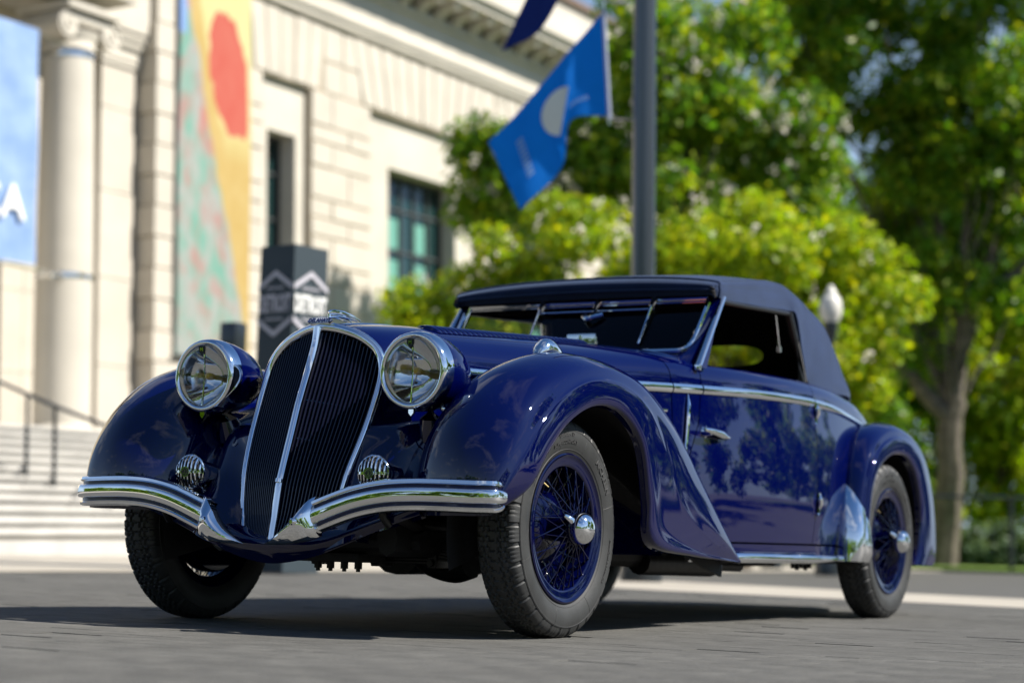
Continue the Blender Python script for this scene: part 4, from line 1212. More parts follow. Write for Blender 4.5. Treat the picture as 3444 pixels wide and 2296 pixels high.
for s in (1, -1):
    P = RF.copy()
    if s < 0:
        P[..., 1] *= -1; P = P[::-1]
    ob = shell(P, -.006).build('rear_fender', PM, car, angle=50)
    path = RF[4 * 6 - 4][10:84].copy(); path[:, 1] *= s
    # chrome stone guard on the leading edge
    u0, u1 = 8, 56
    G = RF[u0:u1, 0:34].copy()
    normals_G = normals(G); out = G - normals_G * .005
    n_u = out.shape[0]
    pts = np.zeros((n_u, 16, 3))
    for i in range(n_u):
        t = i / (n_u - 1)
        top = np.interp(t, [0, .12, .30, .50, .72, .9, 1], [11, 12.2, 12.8, 14.2, 18, 16.5, 15])
        for j in range(16):
            q = (top * j / 15); k = int(q); f = q - k
            pts[i, j] = out[i, k] * (1 - f) + out[i, min(k + 1, 33)] * f
            pts[i, j] -= normals_G[i, k] * (.016 * (1 - ((j / 15 - .5) / .5) ** 2) + .006 * math.sin(math.pi * t))
    if s < 0:
        pts[..., 1] *= -1; pts = pts[::-1]
    shell(pts, -.004, 0, 0).build('stone_guard', [CHROME], car, angle=50)
    # small lamp on the wing top behind
# black inner arches
for s in (1, -1):
    for xc, yo in ((-.05, .60), (-3.02, .60)):
        th = np.linspace(rad(-18), rad(198), 30)
        P = np.stack([np.stack([xc + .43 * np.cos(th), np.full(30, y * s), .33 + .41 * np.sin(th)], -1) for y in (.56, .50)])
        mb = MB()
        cpt = np.array([[xc, .53 * s, .30]] * 30)
        mb.grid(np.stack([np.stack([xc + .43 * np.cos(th), np.full(30, .56 * s), .33 + .41 * np.sin(th)], -1), cpt]))
        mb.build('inner_arch', BLACK, car, smooth=False)

# ------------------------------------------------------------ belt moulding
def on_side(X, dv=.5):
    return bsec(X, dv)
for s in (1, -1):
    for a, b_ in ((.20, -1.147), (-1.153, -1.322), (-1.33, -2.272), (-2.28, -3.02)):
        xs = np.linspace(a, b_, 30)
        P = np.array([bsec(x, .5) + (0, .003, -.004) for x in xs]); P[:, 1] *= s
        w = np.where(xs < -2.5, .018 - .008 * (-2.5 - xs) / .5, .018)
        mb = MB(); mb.tube(P, .009, 10, ry=w, caps=True)
        mb.build('belt_moulding', CHROME, {True: bonnet}.get(a > 0, car if a != -1.33 else doors[s]))
    # sill strip
    mb = MB()
    xs = np.linspace(-1.22, -2.53, 20)
    P = np.array([(x, s * (bsec(x, 1)[1] + .004), .258) for x in xs])
    mb.tube(P, .014, 10, ry=.019); mb.build('sill_strip', CHROME, car)

# ------------------------------------------------------------ bonnet louvres
lm = MB()
L_ = 10
a = np.linspace(0, 1, L_)
P = []
for t in a:
    h = .014 * math.sin(math.pi * min(1, t * 1.0)) ** .7
    P.append([(-.012, -.05 + .10 * t, 0), (-.004, -.05 + .1 * t, h), (.006, -.05 + .1 * t, h * .85), (.012, -.05 + .1 * t, 0)])
lm.grid(np.array(P))
lme = lm.mesh('louvre', PAINT)
for s in (1, -1):
    for k in range(32):
        X = -.10 - .028 * k * 1.0
        yc = .17 + .10 * (k / 31)
        yb = float(bt(X, 1))
        th = math.acos(min(1, (yc / yb)) ** (NE(X) / 2)); v = (1 - th / (math.pi / 2)) * .5
        p = bsec(X, v); e = 1e-3
        ty = bsec(X, v + .01) - p; tx = bsec(X - .01, v) - p
        ty /= np.linalg.norm(ty); nrm = np.cross(-tx, ty); nrm /= np.linalg.norm(nrm)
        xx = np.cross(ty, nrm)
        M_ = Matrix(((xx[0], ty[0], nrm[0], p[0]), (xx[1], ty[1], nrm[1], p[1]), (xx[2], ty[2], nrm[2], p[2]), (0, 0, 0, 1)))
        if s < 0:
            M_ = Matrix.Diagonal((1, -1, 1, 1)) @ M_ @ Matrix.Diagonal((1, -1, 1, 1))
        link('louvre', lme, bonnet, M_)
# bonnet centre hinge
mb = MB(); mb.tube([bsec(x, 0) + (0, 0, .002) for x in np.linspace(.22, -1.0, 30)], .004, 6)
mb.build('centre_hinge', CHROME, bonnet)
# side strips and catches
for s in (1, -1):
    for x0, x1, v in ((.0, -1.11, .572), (-.55, -1.105, .66)):
        P = np.array([bsec(x, v) + (0, .004, 0) for x in np.linspace(x0, x1, 20)]); P[:, 1] *= s
        mb = MB(); mb.tube(P, .004, 8, ry=.0065); mb.build('side_strip', CHROME, bonnet)
    for x, v in ((-1.0, .605), (-1.05, .645)):
        p = bsec(x, v); mb = MB()
        mb.tube([p + (0, -.01, .025), p + (0, .018, .012), p + (0, .020, -.004), p + (0, .004, -.024)], [.006, .011, .011, .005], 10)
        for i_ in range(len(mb.v)): mb.v[i_] = (mb.v[i_][0], mb.v[i_][1] * s, mb.v[i_][2])
        mb.build('catch', CHROME, bonnet)
    # direction arm on the cowl
    ar = [bsec(-1.235 + .075 * t, .52 + .26 * t) for t in np.linspace(0, 1, 9)]
    mb = MB(); mb.tube([a_ + (0, .002 if k_ in (0, 8) else .009, 0) for k_, a_ in enumerate(ar)], [.004, .008, .008, .008, .007, .007, .006, .006, .004], 8)
    mb.v = [(x, y * s, z) for x, y, z in mb.v]
    mb.build('signal_arm', CHROME, cowl)
    # door handle
    mb = MB()
    h = bsec(-1.315, .63); off = np.array([0, 1, 0])
    mb.tube([h - off * .004, h + off * .03], [.022, .014], 16)
    mb.tube([h + off * .004 + (0, 0, .022), h + off * .012, h + off * .004 - (0, 0, .022)], [.004, .010, .004], 10)
    mb.tube([h + off * .028 + (.055, 0, .006), h + off * .034 + (.02, 0, .003), h + off * .036 - (.04, 0, .002), h + off * .035 - (.09, 0, .006), h + off * .034 - (.16, 0, .014)], [.007, .010, .011, .012, .005], 10, ry=[.007, .010, .013, .016, .005])
    mb.v = [(x, y * s, z) for x, y, z in mb.v]
    mb.build('door_handle', CHROME, doors[s])
    for v in (.53, .82):
        x = doorrear(v) - .01; p = bsec(x, v)
        mb = MB(); mb.tube([p + (0, .008, .028), p + (0, .014, .01), p + (0, .014, -.01), p + (0, .008, -.03)], [.007, .012, .012, .007], 10)
        mb.tube([p + (.02, .004, -.055), p + (.0, .006, -.05), p + (0, .006, .035)], .008, 8)
        mb.v = [(q[0], q[1] * s, q[2]) for q in mb.v]
        mb.build('door_hinge', CHROME, doors[s])
# ------------------------------------------------------------ grille
mb = MB()
pl = [tuple(p) for p in GO[::3]] + ([tuple(GO[-1])] if (len(GO) - 1) % 3 else [])
path = np.array(pl + [(x, -y, z) for x, y, z in pl[::-1][1:]])
path[:, 0] += .006
wd = np.interp(path[:, 2], [.29, .35, .6, .85, .93, .98], [.006, .009, .011, .014, .017, .017])
mb.tube(path, wd, 12, ry=wd * .9, up=(1, 0, .3))
grille = mb.build('grille', CHROME, car)
# centre bar
mb = MB()
zz = np.linspace(.283, .972, 30)
P = np.array([(barx(z) + .006, 0, z) for z in zz])
mb.tube(P, np.interp(zz, [.28, .5, .8, .93, .975], [.008, .009, .011, .015, .026]), 10, ry=.013, up=(0, 1, 0))
mb.build('centre_bar', CHROME, grille)
mb = MB(); mb.tube([(barx(.47) + .008, 0, .474), (barx(.46) + .008, 0, .462)], .0125, 12); mb.build('bar_clamp', CHROME, grille)
# dark core behind the bars
mb = MB()
zc_ = np.linspace(.29, .965, 24)
mb.grid(np.array([[(barx(z) - (barx(z) - gx(z)) * abs(t) - .045, gy(z) * t * .98, z) for t in np.linspace(-1, 1, 9)] for z in zc_]))
mb.build('radiator_core', BLACK, grille, smooth=False)
NB = 17
for s in (1, -1):
    for k in range(1, NB + 1):
        t = k / (NB + 1)
        pts = []
        for z in np.linspace(.290, .97, 60):
            ye = .231 if z > .75 else gy(z)
            ye = max(ye, .15) if z < .32 else ye
            y = t * ye
            if y > gy(z) - .006:
                continue
            pts.append((barx(z) - (barx(z) - gx(z)) * (y / max(gy(z), .02)), s * y, z))
        if len(pts) < 4: continue
        pts = np.array(pts)[::2]
        mb = MB()
        d = np.array([.012, 0, .003]); w_ = np.array([0, .0017, 0])
        mb.grid(np.stack([pts - d - w_, pts + d * .3 - w_, pts + d * .3 + w_, pts - d + w_], 1), cv=True)
        mb.build('grille_bar', SLATM, grille, smooth=False)
# three horizontal rivet rods behind the bars
for z in (.40, .575, .70):
    mb = MB()
    mb.tube([(barx(z) - (barx(z) - gx(z)) * abs(t) - .017, gy(z) * t * .97, z + .035 * (1 - abs(t))) for t in np.linspace(-1, 1, 15)], .0009, 5)
    mb.build('cross_rod', CHROME_R, grille)
# badge on the nose
bc = Vector((.303, 0, .998))
bx = Vector((0, 1, 0)); bn = Vector((.88, 0, .47)).normalized(); by = bn.cross(bx)
BM = Matrix((bx, by, bn)).transposed().to_4x4() @ Matrix.Scale(.74, 4); BM.translation = bc
mb = MB()
hexa = [(-.068, 0), (-.052, .0155), (0, .021), (.052, .0155), (.068, 0), (.052, -.0125), (0, -.0155), (-.052, -.0125)]
plate(mb, hexa, -.012, .003)
badge = link('badge', mb.mesh('badge', CHROME, smooth=False), car, BM)
mb = MB(); plate(mb, [(x * .93, y * .84) for x, y in hexa], .002, .0042)
link('badge_face', mb.mesh('badge_face', WHITE_E, smooth=False), badge)
tv, tf = text_mesh('DELAHAYE', .030, .0012, .0006)
tv = tv.copy(); tv[:, 0] *= .118 / np.ptp(tv[:, 0]); tv[:, 1] *= 1.0; tv[:, 2] += .0048
mb = MB(); mb.add(tv, tf); link('badge_letters', mb.mesh('badge_letters', NAVY_E, smooth=False), badge)
# bonnet ornament: swept wires on a small post
mb = MB()
mb.tube([(.252, 0, .992), (.250, 0, 1.010), (.256, 0, 1.030)], [.012, .007, .0045], 10)
for s in (1, -1):
    mb.tube([(.262, s * .002, 1.031), (.235, s * .008, 1.036), (.19, s * .014, 1.036), (.14, s * .018, 1.030), (.095, s * .02, 1.018)], [.003, .004, .004, .003, .0015], 8, ry=[.004, .008, .008, .005, .002])
    mb.tube([(.250, s * .003, 1.016), (.215, s * .012, 1.022), (.17, s * .018, 1.021), (.12, s * .02, 1.016)], [.003, .004, .003, .0015], 8)
mb.build('bonnet_ornament', CHROME, car)

# ------------------------------------------------------------ headlights
def headlight(s):
    c = np.array([.366, .415 * s, .82])
    mb = MB()
    prof = [(.116, .004), (.121, -.01), (.124, -.03), (.124, -.06), (.119, -.10), (.107, -.15), (.086, -.20), (.06, -.24), (.03, -.265), (.0, -.273)]
    mb.revolve(prof, 48, 'x', c)
    shell_ = mb.build('headlight', PAINT, car, angle=60)
    mb = MB()
    ring = [(.103, .012), (.108, .019), (.115, .019), (.121, .012), (.1245, -.002), (.1265, -.020), (.1265, -.034), (.122, -.036)]
    mb.revolve(ring, 48, 'x', c)
    mb.build('bezel', CHROME, shell_, angle=60)
    mb = MB()
    mb.revolve([(.1045, .010)] + [(.104 * q_, -.082 * (1 - q_ * q_)) for q_ in np.linspace(1, .02, 22)] + [(.0, -.082)], 64, 'x', c)
    mb.build('reflector', CHROME_R, shell_, angle=80)
    mb = MB()
    mb.revolve([(.106, .013), (.09, .020), (.06, .027), (.03, .031), (.0, .032)], 40, 'x', c)
    mb.build('lens', LENS, shell_, angle=80)
    mb = MB()
    mb.revolve([(.0, .0), (.009, -.004), (.013, -.014), (.012, -.03), (.009, -.045), (.009, -.08)], 16, 'x', c)
    mb.build('bulb', AMBER, shell_)
    mb = MB(); mb.tube([c + (.016, 0, .098), c + (.008, 0, .02), c + (.008, 0, -.02), c + (.014, 0, -.1)], [.0035, .0025, .0025, .0035], 8)
    mb.build('lens_rod', CHROME, shell_)
    mb = MB(); sh_ = [(-.013, .012), (.013, .012), (.013, -.004), (.0, -.018), (-.013, -.004)]
    plate(mb, sh_, 0, .004)
    tv, tf = text_mesh('M', .016, .001, .0006)
    tv = tv.copy(); tv[:, 2] += .005; mb.add(tv, tf, 1)
    mm = Matrix(((0, 0, 1, c[0] + .024), (1, 0, 0, c[1]), (0, 1, 0, c[2] + .086), (0, 0, 0, 1)))
    link('shield_badge', mb.mesh('shield_badge', [GREASY, CHROME], smooth=False), shell_, mm)
    mb = MB(); plate(mb, [(a * .7, b * .7) for a, b in sh_], 0, .01)
    mm = Matrix(((0, 0, 1, c[0] + .002), (1, 0, 0, c[1]), (0, 1, 0, c[2] - .130), (0, 0, 0, 1)))
    link('clip', mb.mesh('clip', CHROME, smooth=False), shell_, mm)
    mb = MB(); mb.tube([c + (-.10, 0, -.08), c + (-.115, -.01 * s, -.14), c + (-.14, -.015 * s, -.20)], [.05, .032, .05], 14)
    mb.build('stalk', PAINT, shell_)
    mb = MB(); mb.tube([c + (-.085, .05 * s, -.11), c + (-.11, .075 * s, -.125), c + (-.15, .085 * s, -.13)], [.008, .018, .008], 10)
    mb.build('stalk_nut', CHROME, shell_)
    mb = MB(); mb.tube(cat1(np.array([c + (-.06, .03 * s, -.115), c + (-.06, .055 * s, -.15), c + (-.09, .09 * s, -.145), c + (-.12, .07 * s, -.17)]), 6), .0035, 6)
    mb.build('cable', BLACKP, shell_)
for s in (1, -1):
    headlight(s)
# side lamps on the fender crowns
for s in (1, -1):
    mb = MB()
    P = [(.018, .655 * s, .900), (-.01, .655 * s, .915), (-.045, .655 * s, .926), (-.09, .655 * s, .922), (-.135, .655 * s, .912), (-.165, .655 * s, .905)]
    mb.tube(cat1(np.array(P), 5), cat1(np.array([.012, .026, .033, .028, .016, .004])[:, None], 5)[:, 0], 16, ry=cat1(np.array([.006, .022, .032, .025, .014, .004])[:, None], 5)[:, 0])
    sl_ = mb.build('wing_lamp', CHROME, car)
    mb = MB(); mb.tube([(.020, .655 * s, .908), (.012, .655 * s, .914)], [.012, .017], 14); mb.build('wing_lamp_lens', LENS, sl_)

# ------------------------------------------------------------ horns
def horn(s):
    c = np.array([.487, .360 * s, .494]); r0 = .055
    th = np.linspace(0, 2 * np.pi, 64, endpoint=False)
    mb = MB()
    mb.tube([c + (-.05, 0, 0), c + (-.012, 0, 0), c + (-.002, 0, 0)], [.042, .055, .0565], 40)
    mb.tube([c + (-.12, 0, 0), c + (-.05, 0, 0)], [.03, .042], 24)
    h = mb.build('horn', CHROME, car)
    dome = lambda y, z: .026 * math.sqrt(max(0, 1 - (y * y + z * z) / (r0 * r0) * .92)) + .002
    mb = MB()                                        # dark throat
    mb.revolve([(.054, .0), (.045, .010), (.03, .016), (0, .019)], 32, 'x', c); mb.build('horn_throat', BLACK, h)
    nb = 8
    for k in range(nb):                              # domed vertical bars
        y = (k - (nb - 1) / 2) * .0138
        zm = math.sqrt(max(0, r0 ** 2 - y * y)) * .98
        w = .0031
        P = np.array([[(c[0] + dome(yy, z) + dx, c[1] + yy, c[2] + z) for yy, dx in ((y - w, -.004), (y - w * .8, 0.0005), (y, .0018), (y + w * .8, 0.0005), (y + w, -.004))] for z in np.linspace(-zm, zm, 14)])
        b = MB(); b.grid(P); b.build('horn_bar', CHROME, h)
    b = MB(); b.tube(np.stack([np.full(64, c[0]) + .003, c[1] + .054 * np.cos(th), c[2] + .054 * np.sin(th)], -1), .0042, 8, closed=True); b.build('horn_ring', CHROME, h)
    b = MB(); b.grid(np.array([[(c[0] + dome(y, z) + .0012, c[1] + y, c[2] + z) for z in (-.004, 0, .004)] for y in np.linspace(-.053, .053, 20)])); b.build('horn_band', CHROME, h)
    b = MB(); b.tube([c + (.020, 0, 0), c + (.0315, 0, 0)], [.018, .017], 28); md = b.build('horn_medallion', CHROME, h)
    b = MB(); b.tube([c + (.030, 0, 0), c + (.0322, 0, 0)], .0145, 28); b.build('medallion_face', BLACKP, md)
    b = MB()                                         # worn raised characters round the rim
    for k in range(14):
        a = 2 * math.pi * k / 14
        if k in (7, ): continue
        b.box(c + (.0325, .011 * math.cos(a), .011 * math.sin(a)), (.001, .0022, .0034), Matrix.Rotation(a - math.pi / 2, 3, 'X'))
    for z, w in ((.004, .006), (-.001, .004), (-.005, .009)):
        b.box(c + (.0325, 0, z), (.001, w, .0016))
    b.build('medallion_relief', CHROME_R, md, smooth=False)
    b = MB(); b.tube([c + (-.05, 0, -.03), c + (-.06, -.01 * s, -.075), c + (-.09, -.015 * s, -.12)], [.010, .009, .012], 10); b.build('horn_bracket', CHROME, h)
for s in (1, -1):
    horn(s)

# ------------------------------------------------------------ bumpers
BP = np.array([(.597,.198,.347),(.598,.25,.368),(.592,.35,.402),(.585,.45,.422),(.575,.55,.429),(.562,.65,.429),(.545,.74,.427),(.535,.775,.427),(.521,.798,.427),(.503,.808,.427),(.47,.812,.427)])
sect = []     # (height, out) rounded five-band section; third value = painted groove
for h, o, g in ((-.049,-.030,0),(-.050,-.008,0),(-.046,.004,0),(-.038,.006,0),(-.033,.002,0),(-.0315,-.004,1),(-.0235,-.004,1),(-.022,.002,0),(-.0212,.0075,0),(-.0195,.0105,0),(-.016,.0126,0),(-.009,.0137,0),(0,.0141,0),(.009,.0137,0),(.016,.0126,0),(.0195,.0105,0),(.0212,.0075,0),(.022,.002,0),(.0235,-.004,1),(.0315,-.004,1),(.033,.002,0),(.038,.006,0),(.046,.004,0),(.050,-.008,0),(.049,-.030,0)):
    sect.append((h, o, g))
for s in (1, -1):
    path = cat1(BP, 7)
    n = len(path)
    P = np.zeros((n, len(sect), 3))
    for i in range(n):
        t = path[min(i + 1, n - 1)] - path[max(i - 1, 0)]
        t /= np.linalg.norm(t)
        o = np.array([t[1], -t[0], 0]); o /= np.linalg.norm(o)      # outwards
        upv = np.cross(o, t) * 1.0
        if upv[2] < 0: upv = -upv
        # rounded end cap
        e = max(0, (i - (n - 16)) / 15)
        sc = math.sqrt(max(.0, 1 - ((e - .35) / .65) ** 2 * .85)) if e > .35 else 1
        for j, (h, oo, g) in enumerate(sect):
            P[i, j] = path[i] + upv * h * (sc * .5 + .5) + o * oo
    P[..., 1] *= s
    mb = MB()
    for j in range(len(sect) - 1):
        mb.grid(P[:, j:j + 2], mi=1 if (sect[j][2] and sect[j + 1][2]) else 0)
    mb.grid(P[:, [-1, 0]])
    bump = mb.build('bumper', [CHROME, NAVY_E], car, angle=28)
    # end fill
    mb = MB(); o_ = [tuple(p) for p in P[-1]]; mb.add(o_, [tuple(range(len(o_)))]); mb.build('bumper_end', CHROME, bump, smooth=False)
    # pointed overrider sweeping to the centre
    OV = [(x_, y_, b_ + h_, h_, u_) for x_, y_, b_, h_, u_ in (   # x, y, foot height, half height, bulge
        (.592,.214,.298,.060,.020),(.604,.196,.290,.058,.028),(.614,.172,.282,.049,.033),(.619,.146,.276,.036,.030),(.620,.118,.272,.0245,.024),(.617,.092,.270,.0155,.017),(.612,.066,.269,.008,.010),(.606,.040,.268,.0012,.002))]
    OV = cat1(np.array(OV), 5)
    n = len(OV)
    P = []
    for i in range(n):
        x, y, z, hh, bu = OV[i]
        # section leans with the sweep: top edge lags towards the bumper
        r = []
        for h, o in ((-1, -.9), (-1.02, -.1), (-.86, .42), (-.45, .82), (.0, 1.0), (.22, .98), (.42, .80), (1.0, -.1), (1.0, -.9)):
            r.append((x + bu * o, (y - .010 * h * (1 if i else 1) + .012 * abs(h)) * s, z + hh * h))
        P.append(r)
    mb = MB(); mb.grid(np.array(P), cv=True)
    mb.add(P[0], [tuple(range(9))])
    ov = mb.build('overrider', CHROME, bump, angle=32)
    mb = MB(); mb.tube([(.60, .175 * s, .340), (.650, .175 * s, .340), (.655, .175 * s, .340)], [.011, .011, .006], 14); mb.build('bolt', CHROME, ov)
    mb = MB(); mb.tube([(.56, .40 * s, .40), (.40, .40 * s, .36), (.2, .36 * s, .33)], [.016, .018, .02], 8); mb.build('bumper_bracket', BLACK, bump)
    mb = MB(); mb.tube(cat1(np.array([(.545, .43 * s, .40), (.53, .425 * s, .365), (.50, .43 * s, .335)]), 5), .012, 8); mb.build('bumper_tie', GREASY, bump)

# ------------------------------------------------------------ wheels
def tyre_mesh():
    N = 480
    prof = []
    # (w across, r)  sidewall inner bead -> crown -> outer bead
    half = [(.052,.218),(.060,.232),(.068,.248),(.0745,.266),(.0775,.286),(.0765,.302),(.0745,.312),(.0745,.3135),(.0725,.3145),(.0715,.3185),(.068,.328),(.064,.335),(.058,.3405),(.053,.3435),(.048,.3445),(.0435,.3452),(.039,.3457),(.034,.3462),(.029,.3465),(.025,.3468),(.021,.347),(.017,.3472),(.013,.3474),(.009,.3475),(.005,.3476),(.0015,.3477)]
    prof = [(-w, r) for w, r in half] + [(w, r) for w, r in half[::-1]]
    prof = np.array(prof)
    th = np.linspace(0, 2 * np.pi, N, endpoint=False)
    P = np.zeros((N, len(prof), 3))
    for j, (w, r) in enumerate(prof):
        rr = np.full(N, r)
        aw = abs(w)
        ph = (th * 34 / (2 * np.pi) + (0 if w > 0 else .5)) % 1
        if .049 <= aw <= .0722 and r > .313:                # shoulder lugs
            rr = np.where(ph < .16, r - .007, r)
            rr = np.where((ph > .36) & (ph < .40) | (ph > .56) & (ph < .60) | (ph > .76) & (ph < .80), r - .0022, rr)
        elif aw < .049:
            zig = .0042 * np.where((ph * 2 % 1) < .5, 1, -1)
            for gc, gw in ((.0415, .0036), (.0195, .0032)):
                rr = np.where(np.abs(aw - gc - zig) < gw, r - .0065, rr)
            ph2 = (th * 68 / (2 * np.pi) + w * 9) % 1
            rr = np.where((ph2 < .12) & (np.abs(aw - .0305) < .009), r - .004, rr)
            rr = np.where((ph2 > .5) & (ph2 < .62) & (aw < .013), r - .004, rr)
        if abs(aw - .068) < .0008 or abs(aw - .0745) < .0003 and r < .3: pass
        P[:, j, 0] = rr * np.cos(th); P[:, j, 2] = rr * np.sin(th); P[:, j, 1] = w
    # settle the contact patch on the ground
    z = P[..., 2]
    P[..., 2] = np.where(z < -.345, -.345, z)
    mb = MB(); mb.grid(P, cu=True)
    return mb.mesh('tyre', RUBBER, angle=24)
def arc_text(s, r, a0, size, spread, w, flipdir=1):
    """letters standing round the sidewall, centred at angle a0 (deg from +X rear-view clockwise handled by caller)"""
    tv, tf = text_mesh(s, size, .0022, size * .022)
    tv = tv.copy(); L = np.ptp(tv[:, 0])
    tv[:, 0] *= spread
    V = []
    for x, y, z in tv:
        # seen from +Y the wheel's +X is to the left: clockwise reading = angle increasing from left over the top
        a = a0 + x / r
        rr = r + y
        V.append((-rr * math.sin(a), w + z, rr * math.cos(a)))
    return V, tf
TY = tyre_mesh()
mb = MB()
def wside(r):
    return np.interp(r, [.232, .248, .266, .286, .302, .312], [.060, .068, .0745, .0775, .0765, .0745])
LETS = []
for s_, r, a0, size, spread in (('550/600 - 17', .297, -6, .016, 1.25), ('SUPERCONFORT', .274, -8, .0165, 1.25), ('MICHELIN', .280, 52, .026, 1.15), ('FABRIQUE EN FRANCE', .285, 112, .012, 1.25)):
    V, f = arc_text(s_, r, rad(a0), size, spread, 0)
    V = [(x, wside(math.hypot(x, z)) + (y if True else 0) + .0002, z) for x, y, z in V]
    mb = MB(); mb.add(V, f); LETS.append(mb.mesh('tyre_lettering', RUBBER_L, smooth=False))
mb = MB()
for a in (20, 75, 150, 195, 250, 300, 345):           # fine mould lines on the sidewall
    a = rad(a)
    mb.tube([(-r * math.sin(a), wside(r) + .0002, r * math.cos(a)) for r in np.linspace(.25, .311, 8)], .0007, 5)
for r in (.2495, .3105):
    t_ = np.linspace(0, 2 * np.pi, 120, endpoint=False)
    mb.tube(np.stack([r * np.cos(t_), np.full(120, wside(r) + .0004), r * np.sin(t_)], -1), .0009, 5, closed=True)
MOULD = mb.mesh('mould_line', RUBBER_L)
mb = MB()
rp = [(.206, -.055), (.222, -.058), (.2335, -.064), (.236, -.061), (.232, -.052), (.214, -.048), (.205, -.035), (.200, -.012), (.200, .055), (.207, .0565), (.215, .0575), (.222, .058), (.232, .058), (.2375, .063), (.2375, .068), (.233, .0705), (.227, .066), (.2205, .0635), (.212, .0625), (.203, .0615), (.197, .0595), (.194, .056), (.194, -.012), (.200, -.035)]
mb.revolve(rp, 96, 'y'); RIM = mb.mesh('rim', RIMP, angle=50)
mb = MB()
mb.revolve([(.0, -.10), (.05, -.10), (.062, -.08), (.062, -.03), (.056, -.026), (.046, -.02), (.042, .03), (.044, .085), (.050, .088), (.050, .100), (.044, .106), (.036, .108), (0, .108)], 40, 'y')
HUB = mb.mesh('hub', NAVYW)
mb = MB()
mb.revolve([(.0, -.075), (.176, -.075), (.184, -.06), (.184, -.025), (.176, -.02), (.13, -.02), (.11, -.005), (.085, .012), (.07, .016), (0, .016)], 48, 'y')
DRUM = mb.mesh('brake_drum', NAVYW, angle=30)
mb = MB()
mb.revolve([(.046, .100), (.050, .106), (.0515, .118), (.050, .130), (.045, .141), (.036, .150), (.022, .156), (.0, .158)], 40, 'y')
CAP = mb.mesh('hub_cap', CHROME, angle=50)
EARS = []
for sg in (1, -1):
    mb = MB(); mb.tube([(sg * .030, .108, 0), (sg * .052, .106, 0), (sg * .064, .098, sg * .004), (sg * .074, .092, sg * .006)], [.013, .012, .009, .004], 10, ry=[.012, .012, .010, .006])
    EARS.append(mb.mesh('knock_off_ear', CHROME))
def spoke_mesh(r0, y0, a0, r1, y1, a1, name='spoke'):
    p0 = np.array([r0 * math.sin(a0), y0, r0 * math.cos(a0)]); p1 = np.array([r1 * math.sin(a1), y1, r1 * math.cos(a1)])
    mb = MB(); mb.tube([p0, p0 * .1 + p1 * .9, p1 * .985 + p0 * .015], .0019, 6)
    d = p1 - p0; d /= np.linalg.norm(d)
    mb.tube([p1 - d * .018, p1 - d * .002], [.0028, .0034], 6)
    return mb.mesh(name, NAVYW)
ST = []
for k, (r0, y0, sk, r1, y1) in enumerate(((.043, .095, .66, .197, .0565), (.043, .095, -.66, .197, .049), (.060, -.028, .5, .196, .036), (.060, -.028, -.5, .196, .022))):
    ST.append(spoke_mesh(r0, y0, 0, r1, y1, sk))
def wheel(x, y, s, roll=0., toe=0.):
    mw = Matrix.Translation((x, y, .345)) @ (Matrix.Rotation(math.pi, 4, 'Z') if s < 0 else Matrix.Identity(4))
    w = link('wheel', HUB, car, mw)
    Ry = Matrix.Rotation(roll, 4, 'Y')
    link('tyre', TY, w)
    link('mould_line', MOULD, w)
    for le in LETS: link('tyre_lettering', le, w)
    link('rim', RIM, w); link('brake_drum', DRUM, w); link('hub_cap', CAP, w)
    [link('knock_off_ear', e_, w, Matrix.Rotation(rad(-28), 4, 'Y')) for e_ in EARS]
    for i in range(18):
        for k, me in enumerate(ST):
            link('spoke', me, w, Matrix.Rotation(2 * math.pi * (i + (.0, .5, .25, .75)[k]) / 18 + roll, 4, 'Y'))
    a = rad(46)
    mb = MB(); mb.tube([(.198 * math.sin(a), .058, .198 * math.cos(a)), (.180 * math.sin(a), .068, .180 * math.cos(a))], [.0032, .0024], 8)
    mb.build('valve', mat('brass', (.6, .45, .2), rough=.3, metal=1), w)
    return w
wheel(0, .706, 1, .05); wheel(0, -.706, -1, .21)
wheel(-2.997, .749, 1, .9); wheel(-2.997, -.749, -1, .33)

# ------------------------------------------------------------ windscreen
def ws(y, t):     # t 0 bottom .. 1 top
    return np.array([-1.375 - .172 * t, y, 1.056 + .230 * t])
hw = .556
loop = []
rc = .055
def corner(cy, ct, a0, a1, n=7):
    return [(cy + rc * math.cos(a), ct + rc / .285 * math.sin(a)) for a in np.linspace(a0, a1, n)]
q = []
q += corner(hw - rc, 1 - .05, 0, math.pi / 2)[:0]
q += [(hw, 1.0), (hw - .012, 1.0 + .0)]
q = corner(hw - rc, rc / .285, 0, -math.pi / 2)           # bottom right rounded
q2 = [(-y, t) for y, t in q[::-1]]
pts2 = [(hw + .006, 1.0)] + [(hw + .004, .6)] + q + q2 + [(-hw - .004, .6), (-hw - .006, 1.0)]
P = np.array([ws(y, t) for y, t in pts2])
mb = MB(); mb.tube(P, .012, 8, closed=False, ry=.012)
mb.tube([ws(-hw, 1.0), ws(hw, 1.0)], .011, 8)
wfr = mb.build('windscreen_frame', CHROME, car)
mb = MB(); mb.tube([ws(-hw, .93), ws(hw, .93)], .005, 8); mb.build('frame_rail', CHROME, wfr)
mb = MB(); mb.tube([ws(-.2, .82), ws(.33, .82)], .0035, 8); mb.build('wiper_rail', CHROME, wfr)
mb = MB(); mb.grid(np.array([[ws(y, t) for t in (.0, .96)] for y in np.linspace(-hw, hw, 4)]))
mb.build('windscreen', GLASS, wfr, smooth=False)
for y in (-.19, .325):
    mb = MB(); mb.tube([ws(y, 1.02) + (.016, 0, 0), ws(y, .85) + (.018, 0, 0)], [.013, .011], 10)
    mb.tube([ws(y, .9) + (.024, 0, 0), ws(y, .15 if y > 0 else .28) + (.014, 0, 0)], [.006, .004], 8)
    mb.build('wiper', CHROME, wfr)
